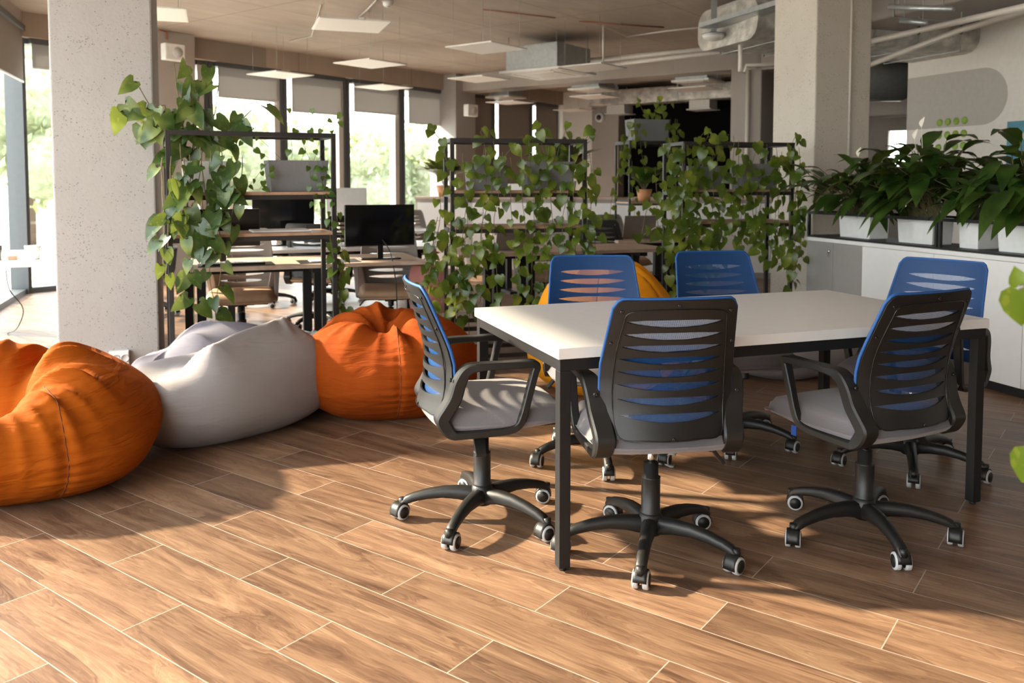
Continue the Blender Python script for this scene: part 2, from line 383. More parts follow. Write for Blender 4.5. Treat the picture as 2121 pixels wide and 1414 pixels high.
# ================================================================== SETTING
K = Vector((-5.69, 9.84, 0))                         # facade corner, front left
FA = Vector((.333, -.943, 0))                        # along the near facade, towards the camera side
mb = MB(); mb.add([(-9, -4.2, 0), (13, -4.2, 0), (13, 24, 0), (-9, 24, 0)], [(0, 1, 2, 3)]); 
A0 = K+FA*15.9
WV = Vector((UX, UY, 0))
outline = [K, A0, Vector((10.2, A0.y, 0)), Vector((.94+UY*12.1+.06, 18.55-UX*12.1+.08, 0)), Vector((.94+.06, 18.55+.08, 0))]
mb = MB(); mb.add([tuple(p) for p in outline], [tuple(range(5))]); struct('floor', mb, M['floor'])
mb = MB()
top = [tuple(p+Z*CEIL) for p in outline]; top2 = [tuple(p+Z*(CEIL+.3)) for p in outline]
mb.add(top+top2, [(4, 3, 2, 1, 0), (5, 6, 7, 8, 9)]+[(i, (i+1) % 5, 5+(i+1) % 5, 5+i) for i in range(5)]); struct('ceiling', mb, M['ceil'])
def wall(name, a, b, z0, z1, m, th=.12, side=1):
    a = Vector(a); b = Vector(b); d = (b-a).normalized(); n = Vector((-d.y, d.x, 0))*side
    mb = MB(); T = frameT(a, d, n); mb.box((0, 0, z0), ((b-a).length, th, z1), T); return struct(name, mb, m)
wall('wall_behind', A0-Vector((.2, 0, 0)), (10.3, A0.y, 0), 0, CEIL, M['wallg'], side=-1)
wall('wall_right', (10.2, A0.y, 0), (.94+UY*12.1, 18.55-UX*12.1, 0), 0, CEIL, M['wallg'], side=-1)

# facade windows -----------------------------------------------------
wi = [0]
def window_bay(a, d, nrm, wdt, z0=.06, z1=2.95, blind=0, bm='blind', bgap=.13, sill=False):
    """one bay starting at a going along d; nrm points indoors"""
    wi[0] += 1
    T = frameT(a, d, nrm)
    mb = MB()
    mb.box((0, -.08, 0), (.06, .09, z1), T); mb.box((wdt-.05, -.08, 0), (wdt, .09, z1), T); mb.m = 1; mb.box((wdt-.15, -.06, 0), (wdt-.052, .07, z1), T); mb.m = 0
    mb.box((0, -.08, 0), (wdt, .07, z0), T); mb.box((0, -.08, z1-.06), (wdt, .07, z1), T)
    o = struct('window_%d' % wi[0], mb, [M['frame'], M['framel']])
    g = MB(); g.box((.05, -.012, z0), (wdt-.05, .0, z1-.05), T); g.build('pane', M['glass'], o)
    if blind:
        t = empty('roller_blind', a+d*(wdt/2)+Z*(z1-.05)); 
        T2 = frameT(a-t.location, d, nrm)
        f = MB(); f.box((bgap, .11, z1-blind), (wdt-.10, .113, z1-.02), T2); f.build('blind_cloth', M[bm], t)
        r = MB(); r.box((bgap, .104, z1-blind-.02), (wdt-.10, .119, z1-blind), T2); r.build('bottom_rail', M['framel'], t)
        q = MB(); q.box((bgap-.03, .085, z1-.06), (wdt-.07, .15, z1), T2); q.build('cassette', M['frame'], t)
        return t
N1 = Vector((.943, .333, 0))                          # indoors normal of the near facade
for i in range(6):
    a = K+FA*(i*2.65)
    t = window_bay(a, FA, N1, 2.64, z1=3.05, blind=(.62 if i == 0 else 0), bm='blinddark')
    if t: tag(t, 'dark roller blind at the far left edge beside the corner post', 'blind', 'roller blinds')
mb = MB(); mb.box((-.09, -.09, 0), (.09, .09, CEIL), frameT(K, FA, N1)); struct('trim_corner_post', mb, M['frame'])
# soffit strip above the windows
NV = Vector((UY, -UX, 0))                              # indoors normal of the rear facade (-v)
mb = MB(); mb.box((0, -.15, 3.05), (14.6, .12, CEIL), frameT(K, FA, N1)); struct('trim_soffit_left', mb, M['beam'])
LW = (Vector((.94, 18.55, 0))-K).length
DW = (Vector((.94, 18.55, 0))-K).normalized(); NW = Vector((DW.y, -DW.x, 0))
mb = MB(); mb.box((0, -.15, 2.93), (LW, .20, CEIL), frameT(K, DW, NW)); struct('trim_soffit_rear', mb, M['ceil'])
s0 = (Vector((-4.325, 11.85, 0))-K).dot(DW)
blabels = {
 0: ('pale roller blind in the leftmost bay, half behind the big left column', .32, 'blind'),
 1: None,
 2: ('grey roller blind right of the column with the wall speaker', .46, 'blind'),
 3: ('grey roller blind above the rack with the grey planter', .58, 'blind'),
 4: ('grey roller blind above the black monitor', .50, 'blind'),
 5: ('grey roller blind next to the column in the middle', .62, 'blind'),
 6: ('brown roller blind half hidden behind the middle column', 2.0, 'blinddark'),
 7: ('brown roller blind pulled down, left of the two on the far windows', 2.0, 'blinddark'),
 8: ('brown roller blind pulled down, right of the two on the far windows', 2.0, 'blinddark'),
}
edges = [.02, 1.25, s0+.02, s0+1.27, s0+2.50, s0+3.75, s0+5.0, s0+6.25, s0+7.5, min(LW-.02, s0+8.75)]
for i in range(len(edges)-1):
    a = K+DW*edges[i]; bl = blabels.get(i)
    t = window_bay(a, DW, NW, edges[i+1]-edges[i]-.01, z1=2.93, blind=(bl[1] if bl else 0), bm=(bl[2] if bl else 'blind'))
    if t: tag(t, bl[0], 'blind', 'roller blinds')
portal(*(K+FA*7.95+N1*-.2+Z*1.5), 15.9, 3.0, N1.x, N1.y)
portal(*(K+DW*(LW/2)-NW*.2+Z*1.5), LW, 3.0, NW.x, NW.y)

# far cross wall (u = const) -------------------------------------------
F0 = Vector((.94, 18.55, 0)); FD = Vector((UY, -UX, 0))
def farpt(px):
    r = (px-PPX)/FPX; t = (r*F0.y-F0.x)/(FD.x+r*(-FD.y)); return t
t1, t2, t3 = farpt(1238), farpt(1292), farpt(1515)
tw0, tw1 = farpt(1836), farpt(1905)
T = frameT(F0, FD, U)
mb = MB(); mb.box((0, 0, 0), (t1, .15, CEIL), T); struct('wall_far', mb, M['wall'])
mb = MB(); mb.box((t1, -.25, 0), (t2, .15, CEIL), T); struct('column', mb, M['conc2'])
mb = MB(); mb.box((t2, .0, 0), (t3+1.0, .12, CEIL), T); struct('opening_shade_panel', mb, M['dark'])  # panel closing the far doorway, its shade painted as black
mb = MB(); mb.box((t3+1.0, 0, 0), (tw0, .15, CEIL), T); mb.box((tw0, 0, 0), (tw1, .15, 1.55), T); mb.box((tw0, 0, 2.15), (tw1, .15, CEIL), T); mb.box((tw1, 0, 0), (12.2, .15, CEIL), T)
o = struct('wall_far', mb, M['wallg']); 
mb = MB(); mb.box((tw0, .05, 1.55), (tw1, .07, 2.15), T); wi[0] += 1; struct('window_%d' % wi[0], mb, M['glass'])
# wall with the mural, behind the planters
W0 = Vector((4.74, 10.3, 0)); WD = Vector((.345, -.939, 0)); WN = Vector((-.939, -.345, 0))
T = frameT(W0, WD, -WN); mb = MB(); mb.box((0, 0, 0), (15.3, .15, CEIL), T); struct('wall_mural', mb, M['wall'])
def murpt(px, py):
    d = _dir(px, py); n = WN; t = (W0-Vector((0, 0, CAMH))).dot(n)/d.dot(n); q = d*t+Vector((0, 0, CAMH)); return (q-W0).dot(WD), q.z
TM = frameT(W0+WN*.004, WD, WN)
s_, z_t = murpt(2033, 141); _, z_b = murpt(2043, 258); sr, _ = murpt(2087, 195)
r_ = (z_t-z_b)/2; cz = (z_t+z_b)/2
pts = [(.003, z_b), (.003, z_t)]+[(sr-r_+r_*math.sin(a), cz+r_*math.cos(a)) for a in np.linspace(0, PI, 24)]
mb = MB(); mb.add([TM @ Vector((p[0], 0, p[1])) for p in pts]+[TM @ Vector((p[0], -.004, p[1])) for p in pts], [tuple(range(len(pts)))]+[(i, (i+1) % len(pts), len(pts)+(i+1) % len(pts), len(pts)+i) for i in range(len(pts))])
tag(mb.build('wall_mural_capsule', M['capsule']), 'taupe rounded capsule shape painted on the pale mural wall', 'wall painting')
for j, row in enumerate([(1947, 254), (1945, 281), (1944, 306)]):
    for i in range(4):
        px = row[0]+i*17.2; py = row[1]-i*1.6
        s2, z2 = murpt(px, py); mb = MB(); mb.lathe([(.042, 0), (.042, .004), (0, .0042)], 20, T=frameT((0, 0, 0), WD, Z, WN))
        o = mb.build('painted_dot', M['green']); o.location = W0+WD*s2+WN*.004+Z*z2
        tag(o, 'green painted dot on the mural wall, %s row, %s from the left' % (('top', 'middle', 'lowest')[j], ('first', 'second', 'third', 'fourth')[i]), 'painted dot', 'green dots on the mural')
s2, z2 = murpt(2087, 252); s3, z3 = murpt(2080, 420)
mb = MB(); mb.box((s2, 0, .9), (s2+1.6, .004, z2), frameT(W0+WN*.001, WD, WN)); tag(mb.build('wall_mural_block', M['teal']), 'teal painted block at the right edge of the mural wall', 'wall painting')

# columns and beams ------------------------------------------------------
def column(name, corner, ex, ey, w1, w2, m, z1=CEIL):
    mb = MB(); T = frameT(corner, ex, ey); mb.box((0, 0, 0), (w1, w2, z1), T); return struct(name, mb, m, bevel=.012)
cl = Vector((-2.2525, 5.4, 0))
colL = column('column', cl-E*.58, E, P, .58, .58, M['conc'])
cr = Vector((.3529*7.3, 7.3, 0))
colR = column('column', cr, E, P, .58, .58, M['conc3'])
C3 = Vector(((945-PPX)/FPX*15.2, 15.2, 0)); column('column', C3, U, V, .55, .62, M['conc'])
C4 = Vector(((1573-PPX)/FPX*12.1, 12.1, 0)); column('column', C4, U, V, .62, .45, M['conc2'])
c2 = Vector(((411-PPX)/FPX*11.25, 11.25, 0)); column('column', c2-U*.72, U, V, .72, .45, M['conc2'])
mb = MB(); mb.box((0, .05, 2.9), (.5, 7.0, CEIL), frameT(C4+V*0, U, V)); struct('ceiling_beam', mb, M['beam'], bevel=.01)
mb = MB(); mb.box((0, 0, 2.86), (.45, 6.2, CEIL), frameT(C4-V*6.1, U, V)); struct('ceiling_beam', mb, M['beam'], bevel=.01)

# outside ----------------------------------------------------------------
mb = MB(); mb.add([(-80, -40, -.35), (60, -40, -.35), (60, 90, -.35), (-80, 90, -.35)], [(0, 1, 2, 3)]); struct('ground_outside', mb, M['ground'])
def tree(px, Y, r, h, label, n=1500, dy=0):
    X = (px-PPX)/FPX*Y; t = empty('tree', (X, Y, -.35)); tag(t, label, 'tree', 'trees outside the windows')
    rs = np.random.RandomState(int(px)); mb = MB()
    blobs = [(rs.uniform(-.5, .5)*r, rs.uniform(-.5, .5)*r, h*rs.uniform(.35, .85), r*rs.uniform(.42, .62)) for _ in range(9)]
    core = MB()
    for (bx, by, bz, br) in blobs:
        G = []
        for i in range(9):
            th = PI*i/8; G.append([Vector((bx+br*.85*math.sin(th)*math.cos(2*PI*k/12), by+br*.85*math.sin(th)*math.sin(2*PI*k/12), bz+br*.85*math.cos(th))) for k in range(12)])
        core.grid(G, cv=True)
        for _ in range(n//9):
            d = rs.normal(size=3); d /= np.linalg.norm(d); p = Vector((bx, by, bz))+Vector(d)*br*rs.uniform(.85, 1.12)
            a = Vector(rs.normal(size=3)).normalized(); b = a.cross(Vector(rs.normal(size=3))).normalized(); s_ = rs.uniform(.09, .2)
            mb.add([p-a*s_, p+b*s_*.5, p+a*s_, p-b*s_*.5], [(0, 1, 2, 3)])
    core.build('crown_inner', M['tree'], t); mb.build('foliage', M['tree'], t)
    tr = MB(); tr.tube([(0, 0, 0), (.05, 0, h*.3), (0, .05, h*.6)], [.16, .13, .08]); tr.build('trunk', M['bark'], t)
tree(60, 22, 2.2, 5.6, 'tall haze-pale green tree seen through the glazing left of the big column')
tree(480, 27, 2.1, 3.7, 'bushy tree behind the leftmost rack of plants')
tree(606, 31, 2.3, 2.9, 'bushy tree seen above the grey planter on the rack')
tree(752, 27, 1.9, 2.7, 'rounded haze-pale tree between the two window posts above the monitor')
tree(868, 29, 2.0, 3.0, 'bushy tree beside the concrete column in the middle')
tree(675, 38, 3.0, 3.3, 'distant tree between the others outside')
tree(400, 42, 3.0, 3.6, 'distant tree behind the column with the speaker')

# ================================================================== OFFICE CHAIRS
def sweep(path, sect, closed=True, rnd=.3):
    """path items: y, z, xc, half width in x, half thickness; rounded rectangular section"""
    pts = smooth_path(path, 7, closed); G = []; n = len(pts)
    for i, p in enumerate(pts):
        a = pts[(i-1) % n] if closed or i > 0 else pts[i]; b = pts[(i+1) % n] if closed or i < n-1 else pts[i]
        t = np.array([b[0]-a[0], b[1]-a[1]]); t /= np.linalg.norm(t)+1e-9; nn = np.array([-t[1], t[0]])
        hw, ht = p[3], p[4]; c = min(hw, ht)*.28; ring = []
        for sx, sy in ((1, -1), (1, 1), (-1, 1), (-1, -1)):
            order = ((hw, ht-c), (hw-c, ht)) if sx*sy > 0 else ((hw-c, ht), (hw, ht-c))
            for (qx, qy) in order:
                ring.append(Vector((p[2]+sx*qx, p[0]+nn[0]*sy*qy, p[1]+nn[1]*sy*qy)))
        G.append(ring)
    return G
def ye(z):  # back plate edge, local y at height z
    return float(np.interp(z, [.44, .50, .56, .65, .72, .80, .93], [-.195, -.172, -.158, -.160, -.178, -.212, -.268]))
def bulge(z): return float(np.interp(z, [.44, .52, .60, .75, .93], [.055, .062, .058, .042, .022]))
def halfw(z): return float(np.interp(z, [.445, .47, .55, .70, .93], [.195, .212, .222, .222, .198]))
def backpt(x, z, off=0):
    hw = halfw(z); return Vector((x, ye(z)-bulge(z)*(1-min(1, (x/hw))**2 if x >= 0 else 1-(x/hw)**2)+off, z))
SLOT = [.534, .586, .634, .678, .721, .763, .805, .848]
def topz(xf): # rounded upper corners, xf = |x|/halfw
    return .925-.030*max(0, (xf-.86)/.14)**2.6
def botz(xf): return .460+.006*xf**2
def make_chair(name, frame_m, mesh_m, seat_m, rim_m, lever=True):
    r = empty(name)
    # star base
    mb = MB(); mb.smooth = True
    for k in range(5):
        a = 2*PI*k/5; d = Vector((math.cos(a), math.sin(a), 0)); s_ = Vector((-d.y, d.x, 0)); G = []
        for (rr, zt, zb, hw) in ((.0, .125, .070, .026), (.04, .128, .072, .027), (.09, .130, .082, .024), (.15, .127, .086, .021), (.21, .116, .080, .0195), (.265, .100, .068, .0185), (.295, .088, .056, .0185), (.312, .070, .050, .0175), (.318, .056, .050, .013)):
            c = .45; ring = []
            for (fx, fz) in ((-1, .15), (-1, .6), (-.7, .92), (0, 1), (.7, .92), (1, .6), (1, .15), (.8, 0), (-.8, 0)):
                ring.append(d*rr+s_*hw*fx+Z*(zb+(zt-zb)*fz))
            G.append(ring)
        mb.grid(G, cv=True); mb.add(G[-1], [tuple(range(9))])
    mb.lathe([(.0, .062), (.036, .062), (.042, .075), (.044, .118), (.036, .136), (.030, .140)], 28)
    mb.build('base', frame_m[1], r)
    for k in range(5):
        a = 2*PI*k/5; ca = empty('caster_pivot', (0, 0, 0)); bpy.data.objects.remove(ca)
        tw = [0.9, 2.2, -.7, 1.5, 2.9][k]
        T = Matrix.Translation((math.cos(a)*.308, math.sin(a)*.308, 0)) @ Matrix.Rotation(a+tw, 4, 'Z') @ Matrix.Scale(1.17, 4)
        mb = MB(); mb.smooth = True
        # hood
        G = []
        for i in range(9):
            g = -.35+(PI+.35)*i/8
            G.append([T @ Vector((x, .012+.0265*math.cos(g), .026+.0285*math.sin(g))) for x in (-.019, -.010, 0, .010, .019)])
        mb.grid(G); mb.lathe([(.011, .045), (.011, .066), (0, .066)], 10, T=T)
        hood = mb.build('caster', frame_m[1], r, solid=.004)
        mb = MB()
        for sx in (-1, 1):
            Tw = T @ frameT((sx*.0145, .012, .0255), (0, 1, 0), (0, 0, 1), (1, 0, 0))
            mb.m = 0; mb.lathe([(.019, -.0085), (.0245, -.0075), (.0255, -.004), (.0255, .004), (.0245, .0075), (.0195, .0085)], 20, T=Tw)
            mb.m = 1; mb.lathe([(0, -.0098), (.0188, -.0094), (.0188, .0094), (0, .0098)], 20, T=Tw)
        mb.build('wheel', [M['tyre'], frame_m[1]], hood)
    mb = MB(); mb.lathe([(.036, .134), (.037, .142), (.033, .146), (.033, .262), (.034, .264), (.026, .266), (.026, .316), (.020, .318)], 28); mb.build('gas_lift', frame_m[1], r)
    mb = MB(); mb.lathe([(.0135, .30), (.0135, .375)], 18); mb.build('piston', M['chrome'], r)
    mb = MB(); mb.box((-.045, -.09, .374), (.045, .10, .405)); mb.box((-.10, -.14, .392), (.10, .17, .408))
    mb.lathe([(.022, -.03), (.024, .03)], 14, T=frameT((0, .13, .372), (0, .9, .3), (1, 0, 0), (0, -.3, .9))); mb.build('tilt_mechanism', frame_m[1], r, bevel=.006)
    if lever:
        mb = MB(); mb.tube([(.05, -.03, .385), (.16, -.05, .378), (.20, -.055, .365)], .006); mb.box((-.020, -.036, -.006), (.020, .036, .006), Matrix.Translation((.215, -.06, .352)) @ Matrix.Rotation(.9, 4, 'Y') @ Matrix.Rotation(1.57, 4, 'Z'))
        mb.build('lever', frame_m[1], r, bevel=.003)
    # seat
    G = []; nu, nv = 26, 30
    for i in range(nv+1):
        row = []
        for j in range(nu+1):
            a = -1+2*j/nu; b = -1+2*i/nv
            # squircle map
            X = a*math.sqrt(1-.40*b*b/2); Y_ = b*math.sqrt(1-.34*a*a/2)
            e = max(abs(a), abs(b))
            h = .484+.012*(1-a*a)*(1-b*b)+.006*a*a-.050*max(0, b-.45)**1.6-.052*max(0, (e-.82)/.18)**2.2
            row.append(Vector((X*.252, .040+Y_*.262, h)))
        G.append(row)
    mb = MB(); mb.grid(G)
    B = []
    for i in range(nv+1):
        row = []
        for j in range(nu+1):
            q = G[i][j]; e = max(abs(-1+2*j/nu), abs(-1+2*i/nv)); b = -1+2*i/nv
            row.append(Vector((q.x*.985, .045+(q.y-.045)*.985, .410+.016*max(0, b-.3)+(.014 if e > .97 else 0))))
        B.append(row[::-1])
    mb.grid(B)
    # side strip
    ring = [G[0][j] for j in range(nu+1)]+[G[i][nu] for i in range(1, nv+1)]+[G[nv][j] for j in range(nu-1, -1, -1)]+[G[i][0] for i in range(nv-1, 0, -1)]
    mid = []
    rb = []
    for q in ring:
        d = Vector((q.x, q.y-.045, 0)); 
        mid.append(Vector((q.x, q.y, (q.z+.44)/2))+d.normalized()*.006); rb.append(Vector((q.x*.985, .045+(q.y-.045)*.985, .424)))
    mb.grid([rb, mid, ring], cv=True)
    mb.build('seat', seat_m, r, weld=True)
    mb = MB(); mb.box((-.205, -.155, .404), (.205, .24, .424)); mb.build('seat_pan', frame_m[1], r, bevel=.01)
    # armrests
    for sx in (-1, 1):
        path = [(.118, .652, .262, .022, .013), (.03, .652, .262, .023, .012), (-.06, .651, .258, .024, .013), (-.112, .640, .248, .028, .017), (-.138, .600, .238, .032, .022), (-.155, .54, .228, .033, .023),
                (-.176, .500, .220, .034, .023), (-.194, .470, .216, .034, .024), (-.196, .455, .215, .034, .024), (-.178, .424, .217, .032, .022), (-.160, .408, .221, .030, .016), (-.140, .405, .226, .026, .013), (-.06, .407, .236, .020, .013), (.03, .412, .244, .016, .013), (.072, .428, .250, .015, .013),
                (.092, .470, .254, .015, .013), (.112, .55, .258, .016, .013), (.128, .615, .261, .018, .013), (.134, .640, .262, .020, .014)]
        path = [(a, b, sx*c, d, e) for a, b, c, d, e in path]
        mb = MB(); mb.grid(sweep(path, None), cu=True, cv=True); mb.build('armrest', frame_m[0], r, split=32)
    # back plate with slots
    NX = 36; mb = MB(); mb.smooth = True; xs = [-1+2*i/NX for i in range(NX+1)]
    bounds = []
    def line(fn): bounds.append([fn(x) for x in xs])
    line(lambda x: botz(abs(x)))
    for zc in SLOT:
        sw = .76 if zc < .6 else .78; hh = .0135
        f = lambda x, s, zc=zc, sw=sw, hh=hh: zc+.010*x*x+s*hh*max(0, 1-(abs(x)/sw)**2.2)**.85
        line(lambda x: f(x, -1)); line(lambda x: f(x, 1))
    line(lambda x: topz(abs(x)))
    def pt(i, z, off=0, wf=1.0):
        hw = halfw(z)*wf
        xx = xs[i]
        if abs(xx) > .9 and z > .89: hw -= 0
        return backpt(xx*hw, z, off)
    for b in range(0, len(bounds)-1, 2):
        lo, hi = bounds[b], bounds[b+1]; sub = 2 if b not in (0, len(bounds)-2) else 4
        G = [[pt(i, lo[i]+(hi[i]-lo[i])*k/sub) for i in range(NX+1)] for k in range(sub+1)]; mb.grid(G)
    # strips beside slots
    for b in range(1, len(bounds)-2, 2):
        lo, hi = bounds[b], bounds[b+1]
        for i in range(NX):
            if max(hi[i]-lo[i], hi[i+1]-lo[i+1]) < 1e-5: continue
    plate = mb.build('backrest_frame', frame_m[0], r, weld=True, solid=.007, split=35)
    # raised rim and screws
    mb = MB()
    rim = [backpt(x*halfw(z)*1, z, -.006) for x, z in [(-.80, .47), (-.84, .56), (-.84, .70), (-.82, .84), (-.76, .884), (-.4, .892), (0, .894), (.4, .892), (.76, .884), (.82, .84), (.84, .70), (.84, .56), (.80, .47), (.4, .466), (0, .464), (-.4, .466)]]
    mb.tube([Vector(q) for q in smooth_path(rim, 4, True)], .0022, 6, closed=True); mb.build('rim_groove', M['blkg'] if frame_m[0] is M['blk'] else frame_m[0], plate)
    for x, z in [(-.88, .888), (.88, .888), (0, .908), (-.94, .78), (.94, .78), (0, .470)]:
        q = backpt(x*halfw(z), z, -.006); mb = MB(); mb.lathe([(.0055, -.001), (.0055, .0025), (.003, .003), (0, .001)], 12, T=frameT(q, (1, 0, 0), (0, 0, 1), (0, -1, 0))); mb.build('screw', M['blkg'], plate)
    for sx in (-1, 1):
        for (y, z, x) in ((-.183, .605, .240), (-.212, .488, .222)):
            mb = MB(); mb.lathe([(.0075, -.004), (.0075, .003), (.004, .0035), (0, .001)], 12, T=frameT((sx*x, y+.012, z), (1, 0, 0), (0, 0, 1), (0, -1, .1))); mb.build('screw', M['blkg'], r)
    # mesh
    mb = MB(); zs = 24; G = []; UVs = []
    for k in range(zs+1):
        row = []
        for i in range(NX+1):
            lo = botz(abs(xs[i]))-.004; hi = topz(abs(xs[i]))+.004; z = lo+(hi-lo)*k/zs
            row.append(backpt(xs[i]*halfw(z)*1.006, z, .016)); 
        G.append(row)
    mb.grid(G); o = mb.build('mesh_cover', mesh_m, r)
    uvl = o.data.uv_layers.new(name='UVMap')
    co = [v.co for v in o.data.vertices]
    for li, lp in enumerate(o.data.loops): c_ = co[lp.vertex_index]; uvl.data[li].uv = (c_.x, c_.z)
    # rolled fabric edge round the plate
    edge = [backpt(xs[i]*halfw(botz(abs(xs[i])))*1.006, botz(abs(xs[i]))-.004, .008) for i in range(0, NX+1, 3)]
    right = [backpt(halfw(z)*1.006, z, .008) for z in np.linspace(.50, .86, 8)]
    topl = [backpt(xs[i]*halfw(topz(abs(xs[i])))*1.006, topz(abs(xs[i]))+.003, .008) for i in range(NX, -1, -1)]
    left = [backpt(-halfw(z)*1.006, z, .008) for z in np.linspace(.86, .50, 8)]
    mb = MB(); mb.tube(right+topl+left, .0055, 8); mb.build('fabric_edge', rim_m, o)
    return r
black = (M['blk'], M['blk'])
chair0 = make_chair('office_chair', black, M['blue'], M['seatg'], M['bluesolid'])
def place_chair(src, c, facing, base, label, group='blue mesh office chairs', cat='office chair', first=False):
    o = src if first else copy_tree(src)
    o.location = (c[0], c[1], 0); o.rotation_euler = (0, 0, math.radians(facing-90))
    tag(o, label, cat, group)
    for ch in o.children:
        n = ch.name.split('.')[0]
        if n in ('base', 'caster'): ch.rotation_euler = (0, 0, math.radians(base-facing+90))
    return o
specs = [((-.115, 3.217), 15.6, 34, 'blue mesh office chair at the left end of the white table, side on'),
 ((.487, 2.937), 97.6, 39, 'blue mesh office chair nearest the camera, its black back turned to us'),
 ((1.296, 3.078), 115.4, 55, 'blue mesh office chair at the near side, right of the one nearest the camera'),
 ((.408, 3.93), -87, 56, 'blue mesh office chair behind the table in front of the yellow bean bag'),
 ((1.096, 4.20), -79, 39, 'blue mesh office chair behind the middle of the table, front towards us'),
 ((1.81, 3.818), 217, 32, 'blue mesh office chair at the right end of the table before the white cabinets')]
chairs = [place_chair(chair0, *sp, first=(i == 0)) for i, sp in enumerate(specs)]
for ch in chairs[2].children:
    pass
mb = MB(); mb.box((-.2395, .10, .405), (-.2375, .125, .385)); mb.box((-.2400, .10, .368), (-.2380, .125, .392)); o = mb.build('care_label', M['bluetag'], chairs[2]); o['label'] = 'small blue label hanging from the seat'

# ================================================================== TABLE
tc = fl(1157, 722, .753); tc.z = 0; tc2 = fl(2050, 660, .753); tc2.z = 0
ex = (tc2-tc).normalized(); ey = Vector((-ex.y, ex.x, 0)); TL = (tc2-tc).length; TW = .955
t = empty('conference_table', tc); tag(t, 'long white conference table on black steel legs between six blue chairs', 'table')
T = frameT((0, 0, 0), ex, ey)
mb = MB(); mb.box((0, 0, .716), (TL, TW, .753), T); mb.build('tabletop', M['white'], t, bevel=.002)
mb = MB(); i_ = .008
mb.box((i_, i_, .676), (TL-i_, i_+.04, .715), T); mb.box((i_, TW-i_-.04, .676), (TL-i_, TW-i_, .715), T)
mb.box((i_, i_+.04, .676), (i_+.04, TW-i_-.04, .715), T); mb.box((TL-i_-.04, i_+.04, .676), (TL-i_, TW-i_-.04, .715), T)
mb.build('frame', M['steel'], t, bevel=.002)
for (a, b) in ((i_, i_), (TL-i_-.04, i_), (i_, TW-i_-.04), (TL-i_-.04, TW-i_-.04)):
    mb = MB(); mb.box((a, b, .012), (a+.04, b+.04, .6755), T); l = mb.build('leg', M['steel'], t, bevel=.002)
    mb = MB(); mb.lathe([(.012, 0), (.013, .008), (.006, .010), (.006, .014)], 12, T=Matrix.Translation(T @ Vector((a+.02, b+.02, 0)))); mb.build('foot', M['blk'], l)

